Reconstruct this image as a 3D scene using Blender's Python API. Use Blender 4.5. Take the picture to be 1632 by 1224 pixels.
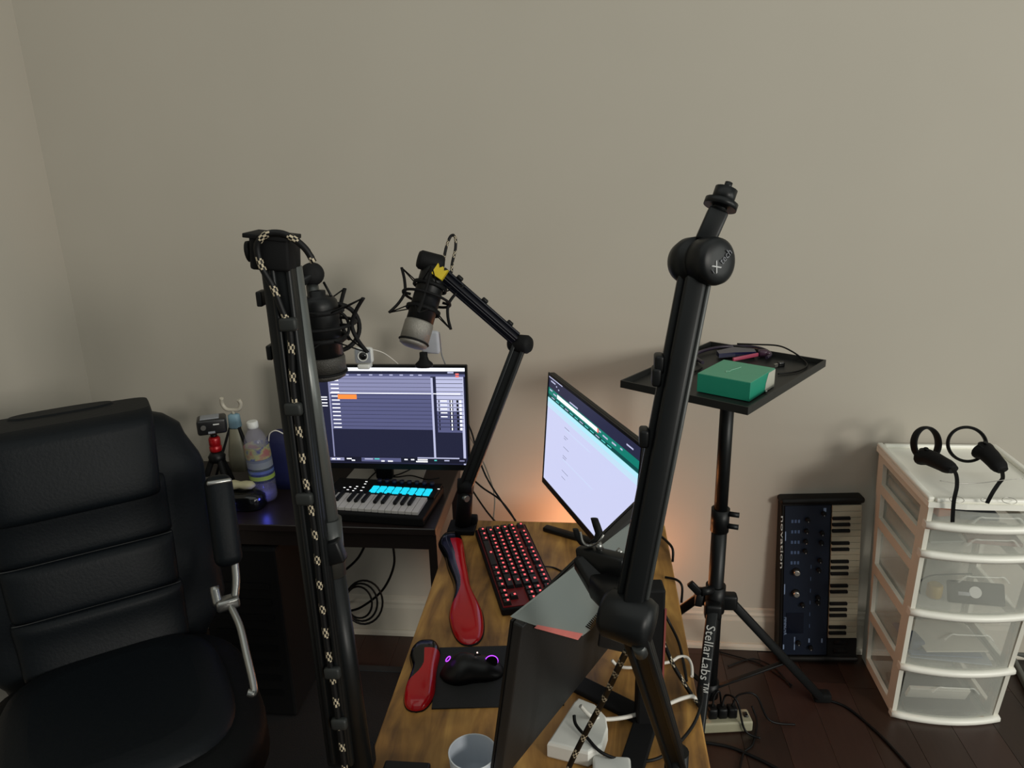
import bpy, bmesh, math, random
from mathutils import Vector, Matrix, Quaternion
random.seed(7)
scene = bpy.context.scene
COL = scene.collection
PI = math.pi
for o in list(bpy.data.objects): bpy.data.objects.remove(o)

# ------------------------------------------------------------------ camera (measured from vanishing points)
FPX, CX, CY, H = 1224.0, 816.0, 612.0, 1.60
_d = Vector((99, 3840, FPX)).normalized()
_y = Vector((127, -397, FPX)); _y = (_y - _d * _y.dot(_d)).normalized()
_x = _d.cross(_y)
if _x.x < 0: _x = -_x
RW = Matrix((_x, _y, -_d))                       # camera axes (right, down, forward) -> world
cam_d = bpy.data.cameras.new('camera'); cam = bpy.data.objects.new('camera', cam_d); COL.objects.link(cam)
cam_d.sensor_width = 36.0; cam_d.lens = FPX / 1632.0 * 36.0; cam_d.clip_start = 0.02
c0, c1, c2 = (RW @ Vector(v) for v in ((1, 0, 0), (0, -1, 0), (0, 0, -1)))
cam.matrix_world = Matrix.Translation((0, 0, H)) @ Matrix((c0, c1, c2)).transposed().to_4x4()
scene.camera = cam
# ------------------------------------------------------------------ exposure
vs = scene.view_settings
vs.view_transform = 'Standard'; vs.look = 'None'; vs.gamma = 1.0; vs.use_curve_mapping = False
vs.exposure = 0.0
# ------------------------------------------------------------------ world: even dim ambient of a curtained room
w = bpy.data.worlds.new('world'); scene.world = w; w.use_nodes = True
bg = w.node_tree.nodes['Background']; bg.inputs[0].default_value = (0.90, 0.97, 0.93, 1); bg.inputs[1].default_value = 0.20
# ------------------------------------------------------------------ window light from behind and right, added side fill, unseen warm light behind the table
def area(name, loc, target, size, power, color):
    l = bpy.data.lights.new(name, 'AREA'); l.shape = 'RECTANGLE'; l.size, l.size_y = size; l.energy = power; l.color = color
    o = bpy.data.objects.new(name, l); COL.objects.link(o); o.location = loc
    o.rotation_euler = (Vector(target) - Vector(loc)).to_track_quat('-Z', 'Y').to_euler(); return o
area('window_light', (4.7, -4.0, 2.75), (-0.2, 2.0, 0.9), (1.15, 1.15), 205, (1.0, 0.955, 0.87))
area('ceiling_bounce_light', (0.2, 0.1, 3.1), (0.2, 0.5, 0.0), (3.6, 2.6), 20, (0.97, 1.0, 0.93))
area('side_fill_light', (2.9, 0.0, 1.7), (-1.6, 0.6, 1.3), (1.5, 1.9), 38, (0.98, 1.0, 0.93))  # added fill from the right to brighten the left wall, no real doorway
def point(name, loc, power, color, r):
    l = bpy.data.lights.new(name, 'POINT'); l.energy = power; l.color = color; l.shadow_soft_size = r
    o = bpy.data.objects.new(name, l); COL.objects.link(o); o.location = loc; return o
point('warm_glow_light', (-0.04, 2.05, 0.44), 2.3, (1.0, 0.34, 0.11), 0.04)  # unseen warm source behind the table, makes the orange glow on the wall
point('warm_glow_light', (0.19, 2.07, 0.34), .62, (1.0, 0.35, 0.12), 0.04)  # second unseen warm source, for the glow right of the table

# ------------------------------------------------------------------ pixel -> point helpers
def ray(px, py): return RW @ Vector(((px - CX) / FPX, (py - CY) / FPX, 1.0))
def PZ(px, py, z): r = ray(px, py); return Vector((0, 0, H)) + r * ((z - H) / r.z)
def PY(px, py, y): r = ray(px, py); return Vector((0, 0, H)) + r * (y / r.y)
def PD(px, py, d): return Vector((0, 0, H)) + ray(px, py) * d

# ------------------------------------------------------------------ materials
def lin(c):
    f = lambda v: v / 12.92 if v <= .04045 else ((v + .055) / 1.055) ** 2.4
    if isinstance(c, str): c = tuple(int(c[i:i + 2], 16) / 255 for i in (0, 2, 4))
    return tuple(f(v) for v in c) + (1,)
MATS = {}
def pm(name, c, rough=0.5, metal=0.0, c2=None, scale=40, bump=0.0, coat=0.0, emit=None, es=0.0, trans=0.0, stretch=None, alpha=None, spec=0.5):
    if name in MATS: return MATS[name]
    m = bpy.data.materials.new(name); m.use_nodes = True; MATS[name] = m
    nt = m.node_tree; b = nt.nodes['Principled BSDF']; L = nt.links.new
    b.inputs['Roughness'].default_value = rough; b.inputs['Metallic'].default_value = metal
    b.inputs['Coat Weight'].default_value = coat; b.inputs['Specular IOR Level'].default_value = spec
    tc = nt.nodes.new('ShaderNodeTexCoord'); mp = nt.nodes.new('ShaderNodeMapping'); L(tc.outputs['Object'], mp.inputs[0])
    if stretch: mp.inputs['Scale'].default_value = stretch
    nz = nt.nodes.new('ShaderNodeTexNoise'); nz.inputs['Scale'].default_value = scale; nz.inputs['Detail'].default_value = 3; L(mp.outputs[0], nz.inputs['Vector'])
    mx = nt.nodes.new('ShaderNodeMix'); mx.data_type = 'RGBA'; L(nz.outputs['Fac'], mx.inputs['Factor'])
    A = lin(c); B = lin(c2) if c2 else tuple(v * .86 for v in A[:3]) + (1,)
    mx.inputs['A'].default_value = A; mx.inputs['B'].default_value = B
    L(mx.outputs['Result'], b.inputs['Base Color'])
    if bump:
        bp = nt.nodes.new('ShaderNodeBump'); bp.inputs['Strength'].default_value = bump; bp.inputs['Distance'].default_value = .002
        L(nz.outputs['Fac'], bp.inputs['Height']); L(bp.outputs[0], b.inputs['Normal'])
    if emit:
        b.inputs['Emission Color'].default_value = lin(emit); b.inputs['Emission Strength'].default_value = es
    if trans: b.inputs['Transmission Weight'].default_value = trans
    if alpha is not None:
        tr = nt.nodes.new('ShaderNodeBsdfTransparent'); ms = nt.nodes.new('ShaderNodeMixShader'); ms.inputs[0].default_value = alpha
        L(tr.outputs[0], ms.inputs[1]); L(b.outputs[0], ms.inputs[2]); L(ms.outputs[0], nt.nodes['Material Output'].inputs[0])
    return m
M_wall = pm('wall_paint', 'b0aa9e', .85, c2='aaa498', scale=3, bump=.03)
M_trim = pm('trim_paint', 'b9b2a4', .5, c2='b3ac9e', scale=8)
M_black = pm('black_plastic', '0b0c0d', .42, c2='101112', scale=60, spec=.25)
M_blackm = pm('black_matte', '0a0a0b', .7, c2='0e0e0f', scale=80, bump=.1, spec=.2)
M_blackg = pm('black_gloss', '08090a', .16, c2='0b0c0d', scale=30)
M_armm = pm('arm_black_metal', '0d0f10', .4, .1, c2='121415', scale=50, spec=.28)
M_armg = pm('arm_grey_metal', '3c3e3d', .38, .3, c2='343635', scale=50)
M_leather = pm('black_leather', '0a0e12', .50, c2='0d1216', scale=160, bump=.22, spec=.16)
M_leatherd = pm('black_leather_mesh', '07090a', .6, c2='0a0c0d', scale=240, bump=.3, spec=.12)
M_stitch = pm('grey_stitch', '2a2c2d', .7)
M_chrome = pm('satin_chrome', '9b9b98', .28, .9, c2='8b8b88')
M_steel = pm('brushed_steel', 'b8b6b0', .32, .9, c2='a5a39d', scale=90)
M_white = pm('white_plastic', 'd5d5d0', .45, c2='cfcfca')
M_grey = pm('grey_plastic', '8d9096', .45)
M_rubber = pm('black_rubber', '090909', .8, spec=.2)
M_cable = pm('black_cable', '0a0a0b', .5, spec=.25)
M_fleck = pm('cable_fleck', 'b9ac93', .7)
M_wcable = pm('white_cable', 'd4cfc6', .5)
M_espresso = pm('espresso_laminate', '1c1514', .38, c2='231a18', scale=6, stretch=(1, 12, 12))
M_redgel = pm('red_gel', 'c40e1a', .16, c2='980a14', scale=9, spec=.5)
M_darkgel = pm('black_gel', '06070a', .12, spec=.4)
M_display = pm('dark_display', '10131c', .12)

def screen_mat(name, c, s=1.0): return pm(name, '050505', .3, emit=c, es=s)

# ------------------------------------------------------------------ mesh builder
WM = {}
def T(x, y=None, z=None): return Matrix.Translation(x if y is None else (x, y, z))
def RZ(a): return Matrix.Rotation(math.radians(a), 4, 'Z')
def RX(a): return Matrix.Rotation(math.radians(a), 4, 'X')
def RY(a): return Matrix.Rotation(math.radians(a), 4, 'Y')
def frame(o, zdir, xhint=(1, 0, 0)):
    z = Vector(zdir).normalized(); x = Vector(xhint); x = x - z * x.dot(z)
    if x.length < 1e-5: x = Vector((0, 1, 0)); x = x - z * x.dot(z)
    x.normalize(); y = z.cross(x)
    m = Matrix((x, y, z)).transposed().to_4x4(); m.translation = Vector(o); return m
class MB:
    def __init__(s, M=None): s.v = []; s.f = []; s.m = []; s.M = M or Matrix(); s.mats = []; s.cur = 0; s.smooth = []; s.sm = False
    def mat(s, m):
        if m not in s.mats: s.mats.append(m)
        s.cur = s.mats.index(m); return s
    def add(s, vs, fs, M=None, smooth=None, mi=None):
        n = len(s.v); X = s.M @ M if M is not None else s.M
        s.v += [X @ Vector(p) for p in vs]; s.f += [tuple(i + n for i in f) for f in fs]
        s.m += mi if mi else [s.cur] * len(fs); s.smooth += [s.sm if smooth is None else smooth] * len(fs); return s
    def box(s, c, d, M=None):
        x, y, z = c; a, b, h = d[0] / 2, d[1] / 2, d[2] / 2
        vs = [(x - a, y - b, z - h), (x + a, y - b, z - h), (x + a, y + b, z - h), (x - a, y + b, z - h), (x - a, y - b, z + h), (x + a, y - b, z + h), (x + a, y + b, z + h), (x - a, y + b, z + h)]
        return s.add(vs, [(3, 2, 1, 0), (4, 5, 6, 7), (0, 1, 5, 4), (1, 2, 6, 5), (2, 3, 7, 6), (3, 0, 4, 7)], M, False)
    def rbox(s, c, d, r, M=None, seg=3, smooth=True):
        bm = bmesh.new(); bmesh.ops.create_cube(bm, size=1)
        bmesh.ops.scale(bm, vec=d, verts=bm.verts)
        bmesh.ops.bevel(bm, geom=bm.edges[:], offset=min(r, min(d) * .49), segments=seg, profile=.5, affect='EDGES')
        bmesh.ops.translate(bm, vec=c, verts=bm.verts); bm.verts.index_update()
        vs = [v.co.copy() for v in bm.verts]; fs = [[v.index for v in f.verts] for f in bm.faces]; bm.free()
        return s.add(vs, fs, M, smooth)
    def bar(s, p0, p1, wd, ht, xhint=(1, 0, 0), r=0.0):
        p0, p1 = Vector(p0), Vector(p1); F = frame((p0 + p1) / 2, p1 - p0, xhint)
        L = (p1 - p0).length
        return s.rbox((0, 0, 0), (wd, ht, L), r, F, 2) if r else s.box((0, 0, 0), (wd, ht, L), F)
    def rings(s, R, cap=True, M=None, smooth=True, closed=False):
        n = len(R[0]); vs = [p for r in R for p in r]; fs = []
        k = len(R)
        for i in range(k if closed else k - 1):
            j = (i + 1) % k
            for a in range(n):
                b = (a + 1) % n; fs.append((i * n + a, i * n + b, j * n + b, j * n + a))
        s.add(vs, fs, M, smooth)
        if cap and not closed:
            s.add(R[0], [tuple(range(n))[::-1]], M, False); s.add(R[-1], [tuple(range(n))], M, False)
        return s
    def cyl(s, p0, p1, r0, r1=None, n=16, cap=True, smooth=True):
        r1 = r0 if r1 is None else r1; p0, p1 = Vector(p0), Vector(p1); F = frame(p0, p1 - p0); L = (p1 - p0).length
        c = [(math.cos(2 * PI * i / n), math.sin(2 * PI * i / n)) for i in range(n)]
        return s.rings([[F @ Vector((r0 * x, r0 * y, 0)) for x, y in c], [F @ Vector((r1 * x, r1 * y, L)) for x, y in c]], cap, None, smooth)
    def lathe(s, prof, M=None, n=24, cap=True, smooth=True):
        return s.rings([[(r * math.cos(2 * PI * i / n), r * math.sin(2 * PI * i / n), z) for i in range(n)] for r, z in prof], cap, M, smooth)
    def sphere(s, c, r, n=16, M=None):
        r = (r, r, r) if not hasattr(r, '__len__') else r
        X = T(Vector(c)) @ Matrix.Diagonal((r[0], r[1], r[2], 1)); X = M @ X if M is not None else X
        k = n // 2; return s.lathe([(max(math.sin(PI * i / k), .02), -math.cos(PI * i / k)) for i in range(k + 1)], X, n)
    def tube(s, pts, r, n=8, res=8, cap=True, flecks=None, closed=False):
        P = smooth_path(pts, res, closed) if res > 1 else [Vector(p) for p in pts]
        if flecks: P = resample(P, .0024)
        R = []; nrm = None; k = len(P)
        for i, p in enumerate(P):
            t = (P[(i + 1) % k] - P[i - 1]) if closed else (P[min(i + 1, k - 1)] - P[max(i - 1, 0)])
            t.normalize()
            if nrm is None:
                nrm = Vector((0, 0, 1)) if abs(t.z) < .9 else Vector((1, 0, 0))
            nrm = (nrm - t * nrm.dot(t)).normalized(); b = t.cross(nrm)
            R.append([p + (nrm * math.cos(2 * PI * a / n) + b * math.sin(2 * PI * a / n)) * r for a in range(n)])
        a0 = len(s.f); s.rings(R, cap, None, True, closed)
        if flecks:
            if flecks not in s.mats: s.mats.append(flecks)
            fi = s.mats.index(flecks)
            for i in range(k - 1):
                for a in range(n):
                    ph = (i * .0024 + a * .0011) % .038
                    if ph < .014 and (i + 2 * a) % 4 < 2: s.m[a0 + i * n + a] = fi
        return s
    def torus(s, M, R, r, n=32, m=8, sx=1.0, a0=0, a1=360):
        full = abs(a1 - a0) >= 360
        k = n if full else n + 1
        pts = [M @ Vector((R * sx * math.cos(math.radians(a0 + (a1 - a0) * i / n)), R * math.sin(math.radians(a0 + (a1 - a0) * i / n)), 0)) for i in range(k)]
        return s.tube(pts, r, m, 1, not full, None, full)
    def prism(s, poly, z0, z1, M=None, smooth=False):
        n = len(poly); vs = [(x, y, z0) for x, y in poly] + [(x, y, z1) for x, y in poly]
        fs = [tuple(range(n))[::-1], tuple(range(n, 2 * n))] + [(i, (i + 1) % n, n + (i + 1) % n, n + i) for i in range(n)]
        return s.add(vs, fs, M, smooth)
    def quad(s, a, b, c, d, M=None): return s.add([a, b, c, d], [(0, 1, 2, 3)], M, False)
    def text(s, txt, size, M, depth=.0004, align='CENTER', sx=1.0):
        cu = bpy.data.curves.new('lettering', 'FONT'); cu.body = txt; cu.size = size; cu.extrude = depth; cu.align_x = align; cu.align_y = 'CENTER'; cu.resolution_u = 2
        o = bpy.data.objects.new('lettering', cu); COL.objects.link(o)
        dg = bpy.context.evaluated_depsgraph_get(); me = bpy.data.meshes.new_from_object(o.evaluated_get(dg))
        s.add([v.co.copy() for v in me.vertices], [tuple(p.vertices) for p in me.polygons], M @ Matrix.Diagonal((sx, 1, 1, 1)), False)
        bpy.data.objects.remove(o); bpy.data.curves.remove(cu); bpy.data.meshes.remove(me); return s
    def build(s, name, mat=None, parent=None, label=None, cat=None, group=None, kind=None, origin=None):
        if parent is not None: W = WM[parent.name]
        else:
            if origin is None:
                xs = [v.x for v in s.v]; ys = [v.y for v in s.v]; zs = [v.z for v in s.v]
                origin = ((min(xs) + max(xs)) / 2, (min(ys) + max(ys)) / 2, min(zs))
            W = T(Vector(origin))
        iv = W.inverted(); me = bpy.data.meshes.new(name); me.from_pydata([iv @ v for v in s.v], [], s.f)
        ml = s.mats if s.mats else [mat]
        if mat and mat not in ml and s.mats: pass
        for m in ml: me.materials.append(m)
        me.polygons.foreach_set('material_index', s.m); me.polygons.foreach_set('use_smooth', s.smooth)
        bm = bmesh.new(); bm.from_mesh(me); bmesh.ops.remove_doubles(bm, verts=bm.verts, dist=1e-6); bmesh.ops.recalc_face_normals(bm, faces=bm.faces); bm.to_mesh(me); bm.free()
        me.update()
        o = bpy.data.objects.new(name, me); COL.objects.link(o)
        if parent is not None: o.parent = parent
        else: o.matrix_world = W
        WM[o.name] = W
        if label: o['label'] = label
        if cat: o['category'] = cat
        if group: o['group'] = group
        if kind: o['kind'] = kind
        return o
def resample(P, step):
    out = [P[0]]; acc = 0.0
    for a, b in zip(P, P[1:]):
        L = (b - a).length; d = step - acc
        while d <= L: out.append(a.lerp(b, d / L)); d += step
        acc = L - (d - step)
    return out
def smooth_path(pts, res=8, closed=False):
    P = [Vector(p) for p in pts]; n = len(P); out = []
    rng = range(n) if closed else range(n - 1)
    for i in rng:
        g = (lambda j: P[j % n]) if closed else (lambda j: P[max(0, min(n - 1, j))])
        p0, p1, p2, p3 = g(i - 1), g(i), g(i + 1), g(i + 2)
        for k in range(res):
            t = k / res
            out.append(.5 * ((2 * p1) + (p2 - p0) * t + (2 * p0 - 5 * p1 + 4 * p2 - p3) * t * t + (3 * p1 - p0 - 3 * p2 + p3) * t ** 3))
    if not closed: out.append(P[-1])
    return out
def thing(name, label, cat, M, group=None):
    o = bpy.data.objects.new(name, None); COL.objects.link(o); o.empty_display_size = .05
    o.matrix_world = M; WM[o.name] = M.copy(); o['label'] = label; o['category'] = cat
    if group: o['group'] = group
    return o
def copy_part(o, M):      # duplicate a part sharing its mesh; M = transform in the parent's local space
    c = o.copy(); COL.objects.link(c); c.parent = o.parent; c.matrix_local = M
    if 'label' in c: del c['label']
    return c
def superring(cx, cy, z, a, b, e=3.0, n=28):
    out = []
    for i in range(n):
        t = 2 * PI * i / n; c, s_ = math.cos(t), math.sin(t)
        out.append((cx + a * math.copysign(abs(c) ** (2 / e), c), cy + b * math.copysign(abs(s_) ** (2 / e), s_), z))
    return out
def hermite(tab, t):
    for (t0, v0), (t1, v1) in zip(tab, tab[1:]):
        if t <= t1:
            k = (t - t0) / (t1 - t0); k = k * k * (3 - 2 * k); return v0 + (v1 - v0) * k
    return tab[-1][1]

# =================================================================== SETTING
YW = 2.204; XL = -1.602
PLK = MB(); PLK.mat(pm('floor_plank_wood', '2a1b15', .36, c2='38261d', scale=5, bump=.06, stretch=(14, 1, 1)))
fb = MB(); fb.box((0.3, 0.6, -.03), (4.6, 4.4, .04)); floor = fb.build('floor', pm('floor_gap', '120a08', .8), kind='structure', origin=(0.3, 0.6, -.05))
pw, pl = .118, 1.25
first = None; k = 0
MP = [pm('floor_plank_wood', '2e1a15'), pm('floor_plank_wood_dark', '221612', .38, c2='2f2019', scale=5, bump=.06, stretch=(14, 1, 1)), pm('floor_plank_wood_red', '2e1d18', .36, c2='3b2821', scale=6, bump=.06, stretch=(14, 1, 1))]
protos = []
for mm in MP:
    b = MB(); b.mat(mm); b.rbox((0, 0, 0), (pw - .0009, pl - .0014, .012), .0005, seg=1, smooth=False); protos.append(b)
pobj = []
x = -1.58
ci = 0
while x < 2.3:
    y = -1.2 - random.random() * .9
    while y < YW:
        y0, y1 = max(y, -1.55), min(y + pl, YW - .002)
        if y1 - y0 > .05:
            i = random.randrange(3); X0 = T(x + pw / 2 - .3, (y0 + y1) / 2 - .6, .044) @ Matrix.Diagonal((1, (y1 - y0) / pl, 1, 1))
            if i >= len(pobj) or pobj[i] is None:
                while len(pobj) <= i: pobj.append(None)
                o = MB(T(0.3, 0.6, -.05)); o.v = []; b = protos[i]; o.v = [o.M @ v for v in b.v]; o.f = b.f; o.m = b.m; o.mats = b.mats; o.smooth = b.smooth
                pobj[i] = o.build('plank', None, floor); pobj[i].matrix_local = X0
            else: copy_part(pobj[i], X0)
        y += pl
    x += pw
b = MB(); b.box((0.3, YW + .06, 1.5), (4.4, .12, 3.2)); b.build('wall_back', M_wall, kind='structure')
b = MB(); b.box((XL - .06, .75, 1.5), (.12, 3.0, 3.2)); b.build('wall_left', M_wall, kind='structure')
def baseboard(name, p0, p1, nrm):
    b = MB(); prof = [(0, 0), (.016, 0), (.016, .10), (.013, .112), (.013, .120), (.008, .126), (.006, .136), (0, .140)]
    p0, p1, nrm = Vector(p0), Vector(p1), Vector(nrm)
    R = [[p + nrm * a + Vector((0, 0, z)) for a, z in prof] for p in (p0, p1)]; b.rings(R, True, None, False)
    q = [[p + nrm * (.016 + a) + Vector((0, 0, z)) for a, z in ((0, 0), (.014, 0), (.012, .010), (.006, .017), (0, .018))] for p in (p0, p1)]; b.rings(q, True, None, False)
    return b.build(name, M_trim, kind='structure')
baseboard('baseboard_back', (XL, YW, .001), (2.4, YW, .001), (0, -1, 0))
baseboard('baseboard_left', (XL, -.7, .001), (XL, YW - .033, .001), (1, 0, 0))

# rug under desk and chair
b = MB(); b.rbox((-.965, 1.50, .006), (1.20, 1.00, .012), .004, seg=2, smooth=False); rug = b.build('rug', pm('dark_rug_pile', '0c0b0c', .95, c2='141214', scale=300, bump=.6), label='black rug on the wood floor beneath the dark desk and chair', cat='rug')
b = MB()
for yy, xx, sx, sy in ((1.012, -.965, 1.20, .024), (1.988, -.965, 1.20, .024)): b.box((xx, yy, .0135), (sx, sy, .003))
b.build('border', pm('rug_border', '24282a', .9, scale=200), rug)

# =================================================================== TABLE (rustic wood top, narrow)
ZT = .640
def wood_mat():
    m = bpy.data.materials.new('rustic_wood'); m.use_nodes = True; nt = m.node_tree; L = nt.links.new; b = nt.nodes['Principled BSDF']
    tc = nt.nodes.new('ShaderNodeTexCoord'); mp = nt.nodes.new('ShaderNodeMapping'); mp.inputs['Scale'].default_value = (9, 1.6, 1); L(tc.outputs['Object'], mp.inputs[0])
    n1 = nt.nodes.new('ShaderNodeTexNoise'); n1.inputs['Scale'].default_value = 3; n1.inputs['Detail'].default_value = 6; n1.inputs['Distortion'].default_value = .8; L(mp.outputs[0], n1.inputs['Vector'])
    n2 = nt.nodes.new('ShaderNodeTexNoise'); n2.inputs['Scale'].default_value = 7; n2.inputs['Detail'].default_value = 3; L(tc.outputs['Object'], n2.inputs['Vector'])
    r = nt.nodes.new('ShaderNodeValToRGB'); e = r.color_ramp.elements
    e[0].position = .28; e[0].color = lin('5c3e20'); e[1].position = .72; e[1].color = lin('c89a50'); k = r.color_ramp.elements.new(.5); k.color = lin('a07438')
    L(n1.outputs['Fac'], r.inputs[0])
    r2 = nt.nodes.new('ShaderNodeValToRGB'); r2.color_ramp.elements[0].position = .35; r2.color_ramp.elements[0].color = (.45, .42, .40, 1); r2.color_ramp.elements[1].position = .55; r2.color_ramp.elements[1].color = (1, 1, 1, 1); L(n2.outputs['Fac'], r2.inputs[0])
    mx = nt.nodes.new('ShaderNodeMix'); mx.data_type = 'RGBA'; mx.blend_type = 'MULTIPLY'; mx.inputs['Factor'].default_value = .8
    L(r.outputs[0], mx.inputs['A']); L(r2.outputs[0], mx.inputs['B']); L(mx.outputs['Result'], b.inputs['Base Color'])
    b.inputs['Roughness'].default_value = .55; return m
M_wood = wood_mat()
tx0, tx1, ty0, ty1 = -.355, .195, .55, 1.812
table = thing('wood_table', 'narrow rustic brown wood table running out from the wall', 'table', T((tx0 + tx1) / 2, (ty0 + ty1) / 2, 0))
b = MB(); b.rbox(((tx0 + tx1) / 2, (ty0 + ty1) / 2, ZT - .011), (tx1 - tx0, ty1 - ty0, .022), .003, seg=2, smooth=False); b.build('tabletop', M_wood, table)
for xx in (tx0 + .04, tx1 - .04):
    for yy in (ty0 + .05, ty1 - .05):
        b = MB(); b.rbox((xx, yy, (ZT - .022) / 2), (.035, .035, ZT - .0225), .004, seg=2, smooth=False); b.build('leg', M_blackm, table)
for xx in (tx0 + .04, tx1 - .04):
    b = MB(); b.box((xx, (ty0 + ty1) / 2, ZT - .04), (.03, ty1 - ty0 - .14, .03)); b.build('side_rail', M_blackm, table)

# =================================================================== LEFT DESK
dx0, dx1, dy0, dy1 = -1.25, -.398, 1.755, 2.165
desk = thing('dark_desk', 'dark espresso desk against the back wall holding the music keyboard', 'desk', T((dx0 + dx1) / 2, (dy0 + dy1) / 2, 0))
b = MB(); b.rbox(((dx0 + dx1) / 2, (dy0 + dy1) / 2, ZT - .010), (dx1 - dx0, dy1 - dy0, .020), .002, seg=1, smooth=False); b.build('desktop', M_espresso, desk)
b = MB(); b.box(((dx0 + dx1) / 2, dy0 + .025, ZT - .045), (dx1 - dx0 - .04, .018, .048)); b.build('apron', M_espresso, desk)
for xx in (dx0 + .012, dx1 - .012):
    b = MB(); b.box((xx, (dy0 + dy1) / 2 + .01, (ZT - .021) / 2 + .3), (.02, dy1 - dy0 - .04, .04)); b.build('side_rail', M_espresso, desk)
    for yy in (dy0 + .035, dy1 - .03):
        b = MB(); b.box((xx, yy, (ZT - .021 + .012) / 2), (.022, .045, ZT - .021 - .013)); b.build('leg', M_espresso, desk)

# =================================================================== OFFICE CHAIR
CH = T(-.928, 1.17, 0) @ RZ(36)
chair = thing('office_chair', 'black padded leather office chair with flipped up armrests', 'chair', CH)
yb = lambda z: hermite([(.43, .20), (.62, .255), (.85, .30), (1.08, .345), (1.3, .40)], z)    # front surface of the back cushion
b = MB(CH)
R = []
for i in range(25):
    z = .47 + i * (1.055 - .47) / 24; t = i / 24
    wd = hermite([(0, .20), (.18, .265), (.45, .258), (.7, .268), (.88, .232), (1, .10)], t); th = hermite([(0, .04), (.1, .065), (.8, .07), (.95, .05), (1, .02)], t)
    R.append(superring(0, yb(z) + .055, z, wd, th, 2.6, 36))
b.rings(R); b.build('back_shell', M_leather, chair)
def pad(z0, z1, hw0, hw1, proud, name, mat=M_leather, n=9, th=.05, e=4):
    b = MB(CH); R = []
    for i in range(n):
        t = i / (n - 1); z = z0 + (z1 - z0) * t; k = (1 - abs(2 * t - 1) ** 12) ** .5 if 0 < t < 1 else .45
        R.append(superring(0, yb(z) + th * .5 - proud * k, z, (hw0 + (hw1 - hw0) * t) * (.97 + .03 * k), th * (.5 + .3 * k), e, 36))
    b.rings(R); return b.build(name, mat, chair)
zs = [.52, .65, .765]
for z0, z1 in zip(zs, zs[1:]): pad(z0 - .002, z1 + .002, .166, .172, .022, 'back_cushion_panel', n=15)
pad(.763, .90, .172, .176, .022, 'back_cushion_panel', n=15)
pad(.862, 1.052, .160, .176, .050, 'headrest', n=21, th=.08, e=6)
for z, hw, pr in ((.65, .166, .0215), (.765, .168, .0215), (.880, .155, .0505)):
    b = MB(CH); b.tube([(-hw, yb(z) - pr * .80, z), (-hw * .8, yb(z) - pr, z), (0, yb(z) - pr, z), (hw * .8, yb(z) - pr, z), (hw, yb(z) - pr * .80, z)], .0013, 5, 6); b.build('seam', M_stitch, chair)
# seat
b = MB(CH); R = []
for i in range(11):
    t = i / 10; z = .42 + .115 * t; k = hermite([(0, .80), (.3, 1.0), (.75, 1.0), (.92, .95), (1, .82)], t)
    R.append(superring(0, -.015, z, .262 * k, .265 * k, 3.2, 40))
b.rings(R); b.build('seat', M_leatherd, chair)
b = MB(CH); R = []
for i in range(9):
    t = i / 8; z = .50 + .060 * t; k = hermite([(0, .9), (.4, 1.0), (.8, .95), (1, .70)], t); R.append(superring(0, .0, z, .215 * k, .225 * k, 3.4, 40))
b.rings(R); b.build('seat_cushion', M_leather, chair)
b = MB(CH); rr = superring(0, .0, .522, .217, .227, 3.4, 40); b.tube(rr, .0022, 6, 1, False, None, True); b.build('piping', M_stitch, chair)
ap = {k: CH.inverted() @ PD(*v) for k, v in dict(top=(346, 757, 1.62), mid=(354, 830, 1.62), low=(366, 902, 1.60), hinge=(364, 960, 1.58), bar0=(381, 995, 1.55), bar1=(392, 1040, 1.52), bar2=(405, 1100, 1.48)).items()}
for sx in (-1, 1):
    m_ = lambda p, dx=0.0: Vector((sx * (p.x + dx), p.y, p.z))
    b = MB(CH)        # metal arm support rising from the seat side and the hinge
    b.tube([m_(ap['bar2'], -.012), m_(ap['bar2']), m_(ap['bar1']), m_(ap['bar0']), m_(ap['hinge'])], .0075, 10, 8)
    b.rbox(m_(ap['hinge'], -.002), (.046, .030, .024), .006); b.build('arm_support', M_chrome, chair)
    b = MB(CH); b.tube([m_(ap['hinge'], .012), m_(ap['hinge'].lerp(ap['low'], .6), .014), m_(ap['low'].lerp(ap['mid'], .35), .012)], .0085, 8, 6); b.tube([m_(ap['hinge'], -.020), m_(ap['hinge'].lerp(ap['low'], .55), -.030)], .010, 8, 4); b.build('arm_linkage', M_chrome, chair)
    pm_ = (m_(ap['top']) + m_(ap['low'])) / 2; dv3 = m_(ap['top']) - m_(ap['low']); F = frame(pm_, dv3, (1, 0, 0)); L3 = dv3.length
    b = MB(CH); b.rbox((0, 0, 0), (.056, .042, L3), .019, F, 4); b.build('armrest_pad', M_leather, chair)
    b = MB(CH); b.rbox((0, -.010, L3 / 2 - .016), (.050, .028, .010), .004, F, 3); b.build('armrest_end_cap', M_chrome, chair)
b = MB(CH); b.cyl((0, 0, .10), (0, 0, .40), .028); b.cyl((0, 0, .06), (0, 0, .13), .05, .04); b.rbox((0, .05, .385), (.22, .30, .03), .008); b.build('gas_lift', M_black, chair)
b = MB(CH); b.bar((0, .17, .39), (0, .27, .50), .08, .012); b.build('back_bracket', M_black, chair)
for i in range(5):
    a = 2 * PI * i / 5 + .3; b = MB(CH); b.bar((.03 * math.cos(a), .03 * math.sin(a), .09), (.29 * math.cos(a), .29 * math.sin(a), .068), .045, .026, (-math.sin(a), math.cos(a), 0), .006); lg = b.build('base_leg', M_black, chair)
    b = MB(CH); c = Vector((.28 * math.cos(a), .28 * math.sin(a), .038)); tdir = Vector((-math.sin(a), math.cos(a), 0))
    for q in (-1, 1): b.cyl(c + tdir * q * .006, c + tdir * q * .022, .025, n=14)
    b.cyl(c, c + Vector((0, 0, .03)), .008); b.build('caster', M_rubber, lg)

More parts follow.
